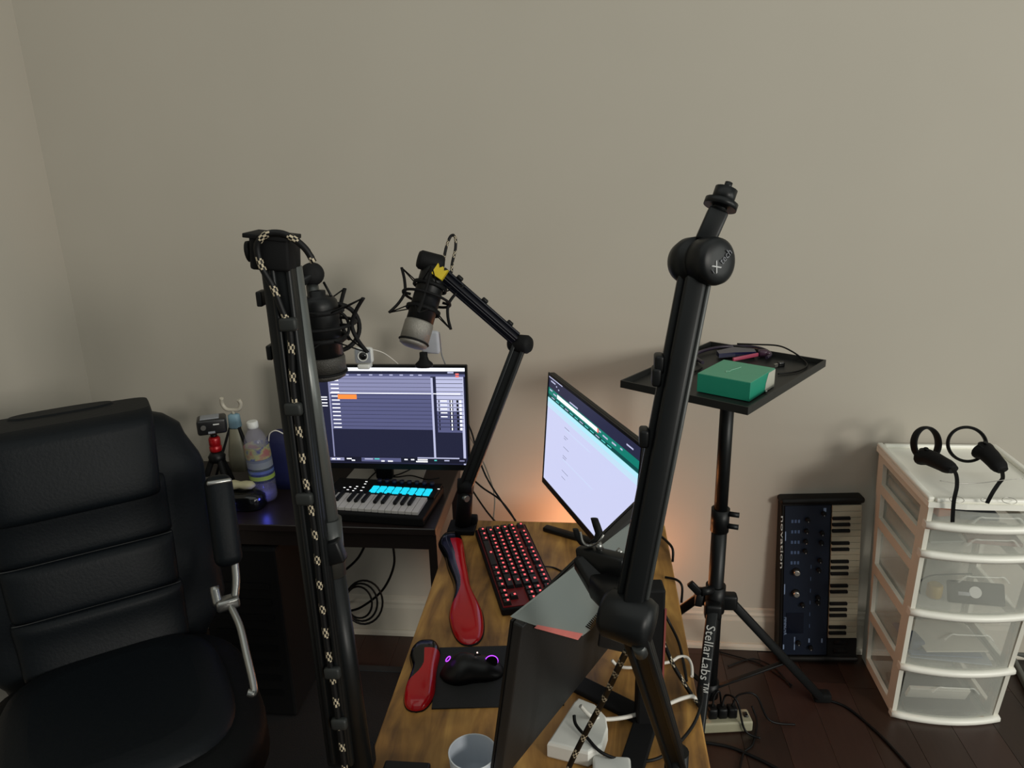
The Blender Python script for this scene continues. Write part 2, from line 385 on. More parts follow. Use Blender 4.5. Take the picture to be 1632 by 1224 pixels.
# =================================================================== LEFT MONITOR (music software)
def monitor(name, label, p_bl, p_br, height, tilt_deg, bez=(.006, .006, .007, .016), thick=.014, mat_back=M_black):
    """p_bl / p_br = bottom-left and bottom-right corners as seen from the front; returns root and local frame (x right, y up, z out of screen)"""
    p_bl, p_br = Vector(p_bl), Vector(p_br); xd = (p_br - p_bl).normalized(); up = Vector((0, 0, 1)); out = xd.cross(up).normalized()
    t = math.radians(tilt_deg); upt = (up * math.cos(t) - out * math.sin(t)); outt = (out * math.cos(t) + up * math.sin(t))
    F = Matrix((xd, upt, outt)).transposed().to_4x4(); F.translation = p_bl; W = (p_br - p_bl).length
    base = (p_bl + p_br) / 2; base.z = 0
    root = thing(name, label, 'monitor', T((p_bl + p_br).x / 2, (p_bl + p_br).y / 2, ZT))
    l, r, tp, bt = bez
    b = MB(F); b.rbox((W / 2, height / 2, -thick / 2 - .002), (W, height, thick), .003, seg=2, smooth=False); b.build('housing', mat_back, root)
    b = MB(F)
    for c, d in (((l / 2, height / 2, 0), (l, height, .004)), ((W - r / 2, height / 2, 0), (r, height, .004)), ((W / 2, height - tp / 2, 0), (W - l - r, tp, .004)), ((W / 2, bt / 2, 0), (W - l - r, bt, .004))): b.box(c, d)
    b.build('bezel', M_black, root)
    return root, F, W
m1l, m1r = Vector((-.830, 1.978, .708)), Vector((-.336, 1.978, .708))
mon1, F1, W1 = monitor('computer_monitor', 'black monitor on the dark desk showing music software with an orange clip', m1l, m1r, .306, 3)
sw, sh, sx0, sy0 = W1 - .012, .306 - .023, .006, .016
b = MB(F1)
def UI(b, u0, v0, u1, v1, m, lift):
    b.mat(m); z = .0002 + lift * .00012
    b.quad((sx0 + u0 * sw, sy0 + (1 - v1) * sh, z), (sx0 + u1 * sw, sy0 + (1 - v1) * sh, z), (sx0 + u1 * sw, sy0 + (1 - v0) * sh, z), (sx0 + u0 * sw, sy0 + (1 - v0) * sh, z))
E_bg = screen_mat('screen_navy', '24263f', .9); E_tr = screen_mat('screen_track', '5c5f87', .95); E_tr2 = screen_mat('screen_track_light', '8d8fb4', 1.0); E_ln = screen_mat('screen_line', '1c1d30', .8)
E_wh = screen_mat('screen_white', 'f4f6ff', 1.5); E_pan = screen_mat('screen_panel', 'b9bcdc', 1.1); E_or = screen_mat('screen_orange', 'ff8a3c', 1.2); E_bl = screen_mat('screen_black', '0a0b12', .5); E_rd = screen_mat('screen_red', 'ff7a70', 1.0); E_tl = screen_mat('screen_teal', '59d8d2', 1.0)
UI(b, 0, 0, 1, 1, E_bg, 0); disp = b.build('display', None, mon1)
b = MB(F1)
U0 = .20                          # left browser column ends here
UI(b, 0, 0, 1, .035, E_wh, 2); UI(b, 0, .038, 1, .062, E_bg, 2); UI(b, U0, .065, 1, .09, E_tr, 2); UI(b, U0, .09, .80, .26, E_tr2, 2); UI(b, U0, .265, .80, .635, E_tr, 2)
UI(b, U0, .258, .97, .266, E_wh, 4); UI(b, .80, .10, .812, .985, E_pan, 5); UI(b, .83, .09, .985, .44, E_pan, 2); UI(b, .83, .44, .985, .66, E_tr, 2); UI(b, U0 - .008, .05, U0, .95, E_tr2, 4)
UI(b, .975, .09, .99, 1, E_pan, 4)
for i in range(13):
    v = .115 + i * .0405; UI(b, U0, v, .80, v + .0035, E_ln, 5); UI(b, .83, v, .985, v + .005, E_ln, 5)
    if i % 1 == 0: UI(b, U0 + .008, v + .012, U0 + .055, v + .022, E_wh, 5)
    if i > 4:
        for u, mm, wdt in ((.905, E_bl, .02), (.945, E_bl, .012), (.962, E_wh, .012), (.84, E_bl, .006), (.912, E_wh, .007)): UI(b, u, v + .008, u + wdt, v + .034, mm, 6 if mm is E_bl else 7)
        if i < 10: UI(b, .852, v + .012, .89, v + .022, E_wh, 7)
for u in (.24, .30, .37, .44, .50, .56, .62, .68, .73): UI(b, u, .069, u + .02, .080, E_pan, 5)
UI(b, .245, .275, .358, .322, E_or, 7)
for v in (.30, .325, .36, .39): UI(b, .10, v, .18, v + .010, E_wh, 5)
for v in (.10, .13, .20, .225): UI(b, .10, v, .12, v + .010, E_wh, 5)
UI(b, 0, .93, .99, .985, E_ln, 6); UI(b, .36, .937, .60, .978, E_tr, 7); UI(b, .17, .94, .255, .972, E_tr2, 7)
for u, v, wdt, mm in ((.18, .95, .02, E_wh), (.21, .95, .02, E_wh), (.27, .945, .03, E_wh), (.30, .962, .02, E_wh), (.38, .945, .05, E_pan), (.44, .943, .03, E_tl), (.48, .965, .02, E_wh), (.52, .965, .03, E_wh), (.62, .945, .02, E_wh), (.66, .945, .02, E_wh), (.70, .945, .06, E_wh), (.69, .965, .07, E_wh), (.80, .95, .015, E_tl), (.86, .95, .03, E_pan), (.95, .95, .03, E_tr2), (.70, .925, .25, E_pan)): UI(b, u, v, u + wdt, v + .012, mm, 8)
for u, v in ((.945, .055), (.945, .078)): UI(b, u, v, u + .02, v + .016, E_rd, 8)
UI(b, .90, .04, .935, .055, E_pan, 8)
b.build('display_content', None, mon1, kind='stuff')
b = MB(); b.rbox((-.60, 2.03, .655 + .07), (.05, .03, .14), .008); b.build('stand_neck', M_black, mon1)
b = MB(); c = [PZ(x, y, .646) for x, y in ((552, 764), (672, 767), (680, 744), (572, 741))]; zc = Vector((0, 0, 1))
b.rings([[Vector((p.x, p.y, .6405)) for p in c], [Vector((p.x, p.y, .650)) for p in c]], True, None, False); b.build('stand_base', pm('silver_plate', 'b4b1ab', .5), mon1)
# webcam on top of the monitor
wc = thing('webcam', 'white webcam with a square grey face clipped on the monitor top', 'webcam', T(PY(581, 580, 1.975)))
cc = PY(579, 567, 1.965)
b = MB(frame(cc, (.08, -1, .05), (1, 0, 0))); b.rbox((0, 0, -.008), (.052, .045, .022), .009); b.build('body', M_white, wc)
b = MB(frame(cc, (.08, -1, .05), (1, 0, 0))); b.rbox((0, 0, .004), (.042, .038, .004), .002); b.build('face_plate', M_grey, wc)
b = MB(frame(cc, (.08, -1, .05), (1, 0, 0))); b.mat(M_white).lathe([(.0145, .005), (.0145, .0085), (.0115, .0085), (.011, .006)], None, 24); b.mat(M_blackg).lathe([(.011, .006), (.0108, .0075), (.002, .0085)], None, 24); b.build('lens', None, wc)
b = MB(); b.rbox((cc.x, cc.y + .008, cc.z - .030), (.034, .034, .014), .004); b.build('clip', M_white, wc)
# white panel device on black cone clip
wp = thing('panel_webcam', 'light grey rounded webcam panel on a black clip at the monitor corner', 'webcam', T(PY(676, 584, 1.975)))
c2 = PY(686, 545, 1.985); cb = PY(676, 582, 1.975)
b = MB(frame(c2, (-.15, -1, -.1), (1, 0, 0))); b.rbox((0, 0, 0), (.052, .066, .016), .0078, None, 4); b.build('panel', pm('pale_plastic', 'b4b6bd', .45), wp)
b = MB(T(cb.x, cb.y, cb.z - .004)); b.rings([superring(0, 0, z, a, a * .75, 2.4, 20) for z, a in ((0, .024), (.008, .024), (.018, .014), (.028, .011), (.040, .011))]); b.build('clip_base', M_blackm, wp)
b = MB(); b.tube([PY(700, 530, 2.0), PY(702, 545, 2.02), PY(704, 565, 2.03), PY(710, 582, 2.03), PY(713, 600, 2.04)], .0018, 6); b.build('cord', M_grey, wp)
b = MB(); b.tube([PY(594, 557, 1.99), PY(612, 563, 2.0), PY(632, 578, 2.01), PY(645, 592, 2.02)], .0016, 6); b.build('cord', M_wcable, wc)

# =================================================================== MIDI KEYBOARD
def frame_pts(o, px, pyv):           # frame with x toward px, y toward pyv, z up
    x = (px - o).normalized(); z = Vector((0, 0, 1)); y = z.cross(x); m = Matrix((x, y, z)).transposed().to_4x4(); m.translation = o; return m
ko = PZ(666, 817, .674); ko.z = ZT                 # front right corner of the white keys
kl = PZ(513, 807, .674); kl.z = ZT
FK = frame_pts(ko, ko + (ko - kl), None)           # x right, y to the wall, origin at right front of keys
kp = .0187; nW = 15; Lk = kp * nW
midi = thing('midi_keyboard', 'small black music keyboard with sixteen glowing cyan pads on the dark desk', 'keyboard', FK @ T(-Lk / 2, .08, 0))
b = MB(FK); b.rbox((-Lk / 2, .087, .013), (Lk + .036, .205, .025), .004, seg=2, smooth=False); b.box((-Lk / 2, .142, .0285), (Lk + .030, .088, .006)); b.build('body', M_blackm, midi)
WK = pm('white_key', 'd2cdc9', .35, c2='cbc6c2')
proto = None
for i in range(nW):
    X = -Lk + (i + .5) * kp
    if proto is None:
        b = MB(midi.matrix_world.copy()); b.M = WM[midi.name]; b.rbox((0, 0, 0), (kp - .0012, .088, .014), .001, seg=1, smooth=False); proto = b.build('white_key', WK, midi)
        proto.matrix_local = T(X + Lk / 2, .046 - .08, .027)
    else: copy_part(proto, T(X + Lk / 2, .046 - .08, .027))
proto = None
for i in range(nW - 1):               # C at both ends
    if i % 7 in (0, 1, 3, 4, 5):
        X = -Lk + (i + 1) * kp + (-.0015 if i % 7 in (0, 3) else .0015 if i % 7 in (1, 5) else 0)
        if proto is None:
            b = MB(WM[midi.name]); b.rbox((0, 0, 0), (.0095, .054, .011), .0015, seg=1, smooth=False); proto = b.build('black_key', M_black, midi); proto.matrix_local = T(X + Lk / 2, .062 - .08, .037)
        else: copy_part(proto, T(X + Lk / 2, .062 - .08, .037))
E_cy = pm('cyan_pad_glow', '0a4048', .4, emit='18d2ee', es=1.1)
proto = None
pp = .0222; px1 = .000
for r_ in range(2):
    for c_ in range(8):
        X = px1 - .010 - (7 - c_) * pp; Y = .112 + r_ * .0215
        if proto is None:
            b = MB(WM[midi.name]); b.rbox((0, 0, 0), (.0188, .0180, .005), .002, seg=2); proto = b.build('pad', E_cy, midi); proto.matrix_local = T(X + Lk / 2, Y - .08, .033)
        else: copy_part(proto, T(X + Lk / 2, Y - .08, .033))
proto = None
for c_ in range(8):
    X = px1 - .010 - (7 - c_) * pp
    if proto is None:
        b = MB(WM[midi.name]); b.lathe([(.0072, 0), (.0068, .012), (.005, .0125)], None, 14); proto = b.build('knob', pm('blue_black_knob', '0d1330', .4), midi); proto.matrix_local = T(X + Lk / 2, .168 - .08, .031)
    else: copy_part(proto, T(X + Lk / 2, .168 - .08, .031))
b = MB(FK); b.mat(screen_mat('key_led_white', 'ffffff', 1.6))
for X, Y in ((.014, .150), (-.200, .112), (-.202, .133), (-.205, .155), (-.207, .170), (-.222, .108), (-.222, .122), (-.222, .136), (-.240, .112), (-.240, .130), (-.255, .124)): b.box((X, Y, .0318), (.006, .0022, .0008))
b.build('button_leds', None, midi)
# cable on stand base
def cable(name, pts, r, label, cat='cable', mat=M_cable, res=8, flecks=None, n=8, group=None, parent=None):
    b = MB(); b.mat(mat); b.tube(pts, r, n, res, True, flecks); return b.build(name, None, parent, label if not parent else None, cat if not parent else None, group)
cable('cable', [PZ(585, 766, .654), PZ(603, 751, .656), PZ(625, 758, .656), PZ(648, 751, .660), PZ(662, 742, .662)], .0022, 'thin black cable crossing the silver monitor base plate')
cable('cable', [PZ(595, 744, .656), PZ(603, 754, .658), PZ(630, 760, .660), PZ(655, 758, .656), PZ(680, 764, .655), PZ(700, 762, .650)], .0022, 'black cable lying along the front of the silver base plate')

# =================================================================== THINGS AT LEFT OF THE DESK
# compact camera on red ball-head tripod
tc_ = PZ(337, 768, ZT)
tcx, tcy = PY(340, 690, 1.93).x, 1.93
trp = thing('mini_tripod', 'small black tripod with a red ball head under the compact camera', 'tripod', T(tcx, tcy, ZT))
zc_ = PY(340, 690, 1.93).z
hd = zc_ - ZT
b = MB(T(tcx, tcy, ZT)); b.lathe([(.013, hd - .055), (.017, hd - .053), (.017, hd - .040), (.013, hd - .037), (.016, hd - .035), (.016, hd - .016), (.012, hd - .010)]); b.build('ball_head', pm('red_anodised', 'a8141a', .3, .2), trp)
b = MB(T(tcx, tcy, ZT)); b.cyl((0, 0, hd - .012), (0, 0, hd - .003), .009); b.build('head_cap', M_black, trp)
b = MB(T(tcx, tcy, ZT)); b.lathe([(.022, hd - .085), (.024, hd - .07), (.014, hd - .055)]); b.build('collar', M_black, trp)
for a in (200, 320, 80):
    ca, sa = math.cos(math.radians(a)), math.sin(math.radians(a)); b = MB(T(tcx, tcy, ZT)); b.tube([(ca * .012, sa * .012, hd - .075), (ca * .035, sa * .035, (hd - .075) * .55), (ca * .055, sa * .055, .008)], .009, 8, 6); b.build('leg', M_blackm, trp)
cm = thing('compact_camera', 'small black compact camera mounted on the red headed tripod', 'camera', T(tcx, tcy, zc_))
FC = T(tcx, tcy, zc_ + .026) @ RZ(25)
b = MB(FC); b.rbox((0, 0, 0), (.078, .055, .044), .007, seg=3); b.build('body', pm('camera_black', '1a1a1b', .35), cm)
b = MB(FC); b.mat(M_grey).rbox((-.004, 0, .0225), (.05, .038, .003), .001); b.build('top_plate', None, cm)
b = MB(FC); b.mat(M_steel).cyl((-.022, -.027, .002), (-.022, -.031, .002), .007); b.mat(M_white).box((.012, -.0285, .008), (.016, .002, .003)); b.mat(M_grey).box((-.002, -.0285, -.014), (.018, .002, .006)); b.build('front_controls', None, cm)
# phone holder tripod, pale blue head
px_ = PY(378, 700, 2.0)
ph = thing('phone_tripod', 'black mini tripod with a white phone cradle and pale blue head', 'tripod', T(px_.x, px_.y, ZT))
top = PY(375, 655, 2.0)
h0 = top.z - ZT
b = MB(T(px_.x, px_.y, ZT)); R = [superring(0, 0, h0 - .075 - i * .0, .017, .014, 3, 16) for i in range(1)]; b.rings([superring(0, 0, z, a, a * .8, 3, 16) for z, a in ((h0 - .052, .013), (h0 - .048, .018), (h0 - .012, .016), (h0 - .008, .010))]); b.build('head', pm('pale_blue_plastic', '7f9fae', .5), ph)
b = MB(T(px_.x, px_.y, ZT)); b.rings([superring(0, 0, z, a, a * .8, 3, 16) for z, a in ((.05, .030), (.10, .029), (h0 - .052, .017))]); b.build('column', pm('beige_frost', '8a8672', .4), ph)
b = MB(T(px_.x, px_.y, ZT + h0)); b.tube([(-.027, -.004, .040), (-.030, 0, .022), (-.020, 0, .006), (0, 0, .003), (.018, 0, .006), (.026, 0, .022), (.023, -.004, .036)], .006, 8, 6); b.cyl((0, 0, -.01), (0, 0, .004), .005); b.build('phone_cradle', pm('ivory_plastic', 'bdb6a6', .45), ph)
for a in (205, 335, 90):
    ca, sa = math.cos(math.radians(a)), math.sin(math.radians(a)); b = MB(T(px_.x, px_.y, ZT)); b.bar((ca * .012, sa * .012, h0 - .04), (ca * .085, sa * .085, .006), .010, .007, (-sa, ca, 0), .002); b.build('leg', M_blackm, ph)
# purple translucent ball ornament, pale bar, blue LED puck
q = Vector((PY(331, 740, 1.82).x, 1.82, ZT))
gb = thing('glass_jar', 'dark violet rounded glass jar behind the chair armrest', 'jar', T(q))
M_violet = pm('violet_glass', '191540', .1, alpha=.8, coat=.5)
b = MB(T(q)); b.lathe([(.030, 0), (.036, .006), (.040, .03), (.038, .055), (.028, .075), (.018, .084), (.018, .092)], None, 28); b.build('jar_body', M_violet, gb)
b = MB(T(q)); b.lathe([(.020, .092), (.020, .100), (.012, .102)], None, 20); b.build('lid', M_blackg, gb)
q = PY(384, 775, 1.86); q.z = ZT
sp = thing('speaker_puck', 'low black gadget with a blue power light next to the bottle', 'speaker', T(q.x, 1.86, ZT))
b = MB(T(q.x, 1.86, ZT)); b.rings([superring(0, 0, z, a, a * .62, 3, 28) for z, a in ((.0, .058), (.006, .064), (.034, .062), (.044, .052), (.048, .03))]); b.build('shell', M_blackg, sp)
b = MB(T(q.x, 1.86, ZT)); b.mat(pm('blue_led', '101030', .3, emit='3040ff', es=9)); b.sphere((-.018, -.0385, .022), .0032, 10); b.mat(screen_mat('white_led', 'ffffff', 3)); b.sphere((-.016, -.0385, .014), .0018, 8); b.build('power_led', None, sp)
point('blue_led_glow', (q.x - .018, 1.805, ZT + .022), .018, (.12, .12, 1.0), .004)
point('blue_led_glow', (q.x + .072, 1.84, ZT + .035), .03, (.10, .12, 1.0), .006)
b = MB(T(q.x - .004, 1.865, ZT + .0485)); b.rings([superring(0, 0, 0, .0, .0, 2, 16)] , False) if False else None
b.rings([[Vector((x, r * math.cos(2 * PI * k / 16), .014 + r * .8 * math.sin(2 * PI * k / 16))) for k in range(16)] for x, r in ((-.042, .005), (-.036, .013), (-.018, .0165), (0, .0115), (.016, .0150), (.034, .013), (.042, .005))])
b.build('foam_grip', pm('cream_foam', 'b9b28e', .7, bump=.2), label='cream peanut shaped foam piece lying on the black gadget', cat='grip')
# navy headphones-like rounded case behind bottle
q = PY(447, 700, 1.99)
hc = thing('round_case', 'dark blue rounded case with a white cord standing behind the bottle', 'case', T(q.x, 2.0, ZT))
b = MB(T(q.x, 2.0, ZT)); b.rings([superring(0, 0, z, a, .030 * min(1, a / .05), 2.6, 26) for z, a in ((0, .050), (.03, .058), (.10, .060), (.14, .052), (.165, .036), (.175, .015))]); b.build('case_shell', pm('navy_fabric', '0e1440', .6, bump=.2, scale=120), hc)
cable('cord', [Vector((q.x - .028, 1.972, .79)), Vector((q.x - .020, 1.968, .815)), Vector((q.x, 1.966, .826)), Vector((q.x + .022, 1.968, .815))], .0018, '', mat=M_wcable, parent=hc)
# PET bottle
qb = PZ(425, 796, ZT); hb = PY(413, 673, qb.y).z - ZT
bt = thing('water_bottle', 'clear plastic bottle with a white cap and fruit label on the dark desk', 'bottle', T(qb.x, qb.y, ZT))
BM = T(qb.x, qb.y, ZT) @ RY(-3.0)
M_pet = pm('clear_plastic', 'b6b4cc', .08, alpha=.17, coat=.3)
s_ = hb / .275
b = MB(BM); b.lathe([(r * s_ * 1.0, z * s_) for r, z in ((.022, 0), (.034, .004), (.039, .018), (.0385, .05), (.040, .075), (.0405, .09), (.0405, .185), (.037, .212), (.029, .235), (.019, .250), (.014, .256), (.0135, .268))], None, 32, False); b.build('bottle_body', M_pet, bt)
b = MB(BM); b.lathe([(.0175 * s_, .256 * s_), (.018 * s_, .262 * s_), (.018 * s_, .276 * s_), (.015 * s_, .279 * s_)], None, 24); b.build('cap', M_white, bt)
def label_mat():
    m = bpy.data.materials.new('bottle_label'); m.use_nodes = True; nt = m.node_tree; L = nt.links.new; b = nt.nodes['Principled BSDF']; b.inputs['Roughness'].default_value = .35
    tc = nt.nodes.new('ShaderNodeTexCoord'); sx = nt.nodes.new('ShaderNodeSeparateXYZ'); L(tc.outputs['Object'], sx.inputs[0])
    r = nt.nodes.new('ShaderNodeValToRGB'); r.color_ramp.interpolation = 'CONSTANT'; e = r.color_ramp.elements
    dv = nt.nodes.new('ShaderNodeMath'); dv.operation = 'DIVIDE'; dv.inputs[1].default_value = .20 * s_; L(sx.outputs['Z'], dv.inputs[0]); L(dv.outputs[0], r.inputs[0])
    for i, (p, c) in enumerate(((0, '7b7fa8'), (.34, '8f93b0'), (.37, '1f2a44'), (.42, 'a7c04a'), (.49, '26386a'), (.53, '5a6fae'), (.58, '2a3350'), (.62, '8e9499'), (.73, '6e7788'), (.77, '2f3e6a'))):
        k = e[i] if i < 2 else e.new(p); k.position = p; k.color = lin(c)
    n = nt.nodes.new('ShaderNodeTexNoise'); n.inputs['Scale'].default_value = 38; L(tc.outputs['Object'], n.inputs['Vector'])
    r2 = nt.nodes.new('ShaderNodeValToRGB'); e = r2.color_ramp.elements; e[0].position = .38; e[0].color = lin('4a5688'); e[1].position = .62; e[1].color = lin('a8625a'); k = e.new(.5); k.color = lin('a9ab6a'); L(n.outputs['Fac'], r2.inputs[0])
    gt = nt.nodes.new('ShaderNodeMath'); gt.operation = 'GREATER_THAN'; gt.inputs[1].default_value = .156 * s_; L(sx.outputs['Z'], gt.inputs[0])
    mx = nt.nodes.new('ShaderNodeMix'); mx.data_type = 'RGBA'; L(gt.outputs[0], mx.inputs['Factor']); L(r.outputs[0], mx.inputs['A']); L(r2.outputs[0], mx.inputs['B']); L(mx.outputs['Result'], b.inputs['Base Color'])
    tr = nt.nodes.new('ShaderNodeBsdfTransparent'); ms = nt.nodes.new('ShaderNodeMixShader'); ms.inputs[0].default_value = .62; L(tr.outputs[0], ms.inputs[1]); L(b.outputs[0], ms.inputs[2]); L(ms.outputs[0], nt.nodes['Material Output'].inputs[0]); return m
b = MB(BM); b.lathe([(.0412 * s_, z * s_) for z in (.075, .10, .13, .16, .198)], None, 32, False); b.build('label_sleeve', label_mat(), bt)
b = MB(BM); b.lathe([(r * s_, z * s_) for r, z in ((.020, .002), (.033, .006), (.037, .02), (.037, .045))], None, 28); b.build('water', pm('bluish_water', '4a4690', .1, alpha=.5), bt)

# =================================================================== UNDER THE DESK
tw = thing('computer_tower', 'black computer tower standing under the dark desk left of the cable bundle', 'computer', T(-.96, 1.95, .012))
b = MB(); b.rbox((-.955, 1.95, .29), (.23, .38, .55), .008, seg=2, smooth=False); b.build('case', M_blackm, tw)
b = MB()
for i in range(8): b.box((-.955, 1.7585, .10 + i * .05), (.17, .004, .018))
b.build('front_slats', M_black, tw)
b = MB()
for i in range(3):
    a = random.random(); r = .055 + i * .010; c = PY(572 + i * 4, 960, 2.12 - i * .012); b.torus(frame(c, (.1 * i, -1, .15), (1, 0, 0)), r, .0035, 28, 6, .8)
b.mat(M_cable) if False else None
b.build('cable_coil', M_cable, label='coiled black cables hanging low on the wall under the desk', cat='cable')
for i, (pts, lb) in enumerate((([(625, 862), (628, 900), (610, 940), (575, 968), (548, 975)], 'black cable looping under the desk, rightmost of the hanging cables'), ([(585, 862), (570, 890), (545, 912), (520, 925)], 'black cable hanging under the desk, shorter inner loop'), ([(500, 900), (492, 940), (500, 985), (520, 1000)], 'black cable hanging down beside the computer tower'))):
    cable('cable', [PY(x, y, 2.13) for x, y in pts], .004, lb, group=None)
b = MB(); c = PY(492, 985, 2.1); b.rbox(c, (.075, .03, .055), .008); b.build('power_adapter', pm('grey_adapter', '3c3c3e', .5), label='dark grey power adapter hanging among the cables under the desk', cat='adapter')

# =================================================================== RED BACKLIT KEYBOARD
ku = Vector((.297, -.955, 0)).normalized(); kv = Vector((.955, .297, 0)).normalized()   # ku: long axis (toward camera), kv: to the function row
KO = PZ(757, 846, .655); KO = Vector((KO.x, KO.y, ZT))
FB = Matrix((-kv, ku, Vector((0, 0, 1)))).transposed().to_4x4()   # placeholder orientation
FB = Matrix((ku, kv, Vector((0, 0, 1)))).transposed().to_4x4(); 
if FB.determinant() < 0: FB = Matrix((ku, kv, Vector((0, 0, 1)))).transposed().to_4x4()
FB.translation = KO
u = .0188
LK, WKB = 18.4 * u + .012, 6.35 * u + .012
kb = thing('gaming_keyboard', 'black keyboard with glowing red keys on the wood table', 'keyboard', T(KO + ku * LK / 2 + kv * WKB / 2))
b = MB(FB); b.rbox((LK / 2, WKB / 2, .010), (LK, WKB, .016), .003, seg=2, smooth=False); b.build('case', M_blackm, kb)
b = MB(FB); b.box((LK / 2, WKB / 2, .0185), (LK - .010, WKB - .010, .002)); b.build('backlight_plate', pm('red_backlight', '180203', .5, emit='c81018', es=.07), kb)
M_cap = pm('keycap', '0b0a0b', .5); M_leg = pm('key_legend', '301010', .4, emit='ff5a5e', es=1.7)
W0 = WM[kb.name]; cache = {}
def key(cu, row, wu=1.0):
    X = .006 + (cu + wu / 2) * u; Y = .006 + (row + .5) * u
    if wu not in cache:
        b = MB(T(W0.translation) @ FB.to_3x3().to_4x4()); b.mat(M_cap)
        a, c = (wu * u - .0014) / 2, (u - .0014) / 2; k = .0020
        b.rings([[(-a, -c, 0), (a, -c, 0), (a, c, 0), (-a, c, 0)], [(-a + k, -c + k, .008), (a - k, -c + k, .008), (a - k, c - k, .008), (-a + k, c - k, .008)]], True, None, False)
        b.mat(M_leg); b.box((0, .0022, .0083), (.0052, .0042, .0008)); o = b.build('key', None, kb); cache[wu] = o; loc = FB @ Vector((X, Y, .0195)); o.matrix_local = T(loc - W0.translation)
    else:
        loc = FB @ Vector((X, Y, .0195)); copy_part(cache[wu], T(loc - W0.translation))
rows = {0: [1.25, 1.25, 1.25, 6.25, 1.25, 1.25, 1.25, 1.25], 1: [2.25] + [1] * 10 + [2.75], 2: [1.75] + [1] * 11 + [2.25], 3: [1.5] + [1] * 12 + [1.5], 4: [1] * 13 + [2]}
for r_, ws in rows.items():
    c_ = 0
    for wd in ws: key(c_, r_, wd); c_ += wd
for c_ in [0, 2, 3, 4, 5, 6.5, 7.5, 8.5, 9.5, 11, 12, 13, 14]: key(c_, 5.25)
for c_ in (15.25, 16.25, 17.25):
    key(c_, 0); key(c_, 3); key(c_, 4); key(c_, 5.25)
key(16.25, 1)
cable('keyboard_cable', [PZ(858, 903, .655), PZ(880, 904, .643), PZ(900, 912, .643), PZ(940, 925, .643)], .002, 'thin black cable running from the red keyboard across the wood', cat='cable')

# =================================================================== GEL WRIST RESTS
def gel(name, label, p_far, p_near, prof_l, prof_r, hgt, dark):
    p_far, p_near = Vector(p_far), Vector(p_near); a = (p_near - p_far); L = a.length; a.normalize(); r = Vector((-a.y, a.x, 0))       # r: right of travel toward camera mirrored below
    if r.x < 0: r = -r
    n, m = 96, 44
    def pt(i, j, k=1.0):
        t = i / n; s = -1 + 2 * j / m; e = max(0.0, 1 - abs(2 * t - 1) ** 8) ** .5 if 0 < t < 1 else 0.0
        wl, wr = hermite(prof_l, t) * e, hermite(prof_r, t) * e
        off = (wr - wl) / 2 + s * (wl + wr) / 2
        hh = hgt * (max(0, 1 - s ** 4) ** .5) * (max(0.0, 1 - abs(2 * t - 1) ** 6) ** .5)
        return p_far + a * (L * t) + r * off + Vector((0, 0, ZT + .0005 + hh * k - p_far.z))
    root = thing(name, label, 'wrist rest', T((p_far.x + p_near.x) / 2, (p_far.y + p_near.y) / 2, ZT))
    for part, mat, want in (('black_cover', M_darkgel, True), ('red_gel', M_redgel, False)):
        b = MB(); b.sm = True
        for i in range(n):
            for j in range(m):
                if dark((i + .5) / n, -1 + 2 * (j + .5) / m) == want:
                    b.add([pt(i, j), pt(i + 1, j), pt(i + 1, j + 1), pt(i, j + 1)], [(0, 1, 2, 3)], None, True)
        b.build(part, mat, root)
    b = MB(); o = [pt(i, 0) for i in range(n + 1)] + [pt(i, m) for i in range(n - 1, 0, -1)]
    ctr = (p_far + p_near) / 2
    b.rings([[Vector((p.x, p.y, ZT + .0004)) for p in o], [Vector((p.x + (p.x - ctr.x) * .02, p.y + (p.y - ctr.y) * .01, ZT + .0012)) for p in o], [Vector((p.x, p.y, ZT + .003)) for p in o]], True, None, False); b.build('base', M_rubber, root)
    return root
gel('long_wrist_rest', 'long black and red gel wrist rest beside the red keyboard', PZ(722, 848, ZT), PZ(750, 1030, ZT),
    [(0, .034), (.12, .042), (.32, .027), (.56, .017), (.80, .036), (1, .034)], [(0, .020), (.12, .022), (.35, .020), (.55, .020), (.80, .036), (1, .034)], .020,
    lambda t, s: t < .14 or (t < .74 and s < -.08 + .25 * max(0, .35 - t) - .95 * (max(0, t - .48) / .26) ** 2))
gel('short_wrist_rest', 'short black and red gel wrist rest lapping over the mouse pad', PZ(683, 1024, ZT), PZ(664, 1136, ZT),
    [(0, .026), (.2, .032), (.45, .023), (.75, .028), (1, .026)], [(0, .022), (.2, .028), (.45, .026), (.75, .028), (1, .022)], .021,
    lambda t, s: t < .22 or (t < .70 and s < -1.0 * (max(0, t - .42) / .28) ** 2))
# mouse pad & mouse
pc = [PZ(700, 1033, ZT), PZ(690, 1131, ZT)]
b = MB(); P0, P1 = PZ(700, 1034, ZT), PZ(688, 1131, ZT); dv_ = (P1 - P0); sd = Vector((-dv_.y, dv_.x, 0)).normalized() * .235; sd = sd if sd.x > 0 else -sd
b.rings([[Vector((p.x, p.y, z)) for p in (P0, P1, P1 + sd, P0 + sd)] for z in (ZT + .0003, ZT + .003)], True, None, False); b.build('mouse_pad', pm('pad_fabric', '0f1011', .8, c2='141516', scale=300, bump=.2), label='black square mouse pad under the glowing mouse', cat='mouse pad')
mc = PZ(752, 1073, ZT + .003); dirm = Vector((.985, .17, 0))
ms_ = thing('gaming_mouse', 'black mouse with small purple lights on the mouse pad', 'mouse', T(mc.x, mc.y, ZT + .003))
FMm = T(mc.x, mc.y, ZT + .0035) @ RZ(math.degrees(math.atan2(dirm.y, dirm.x)))
b = MB(FMm); R = []
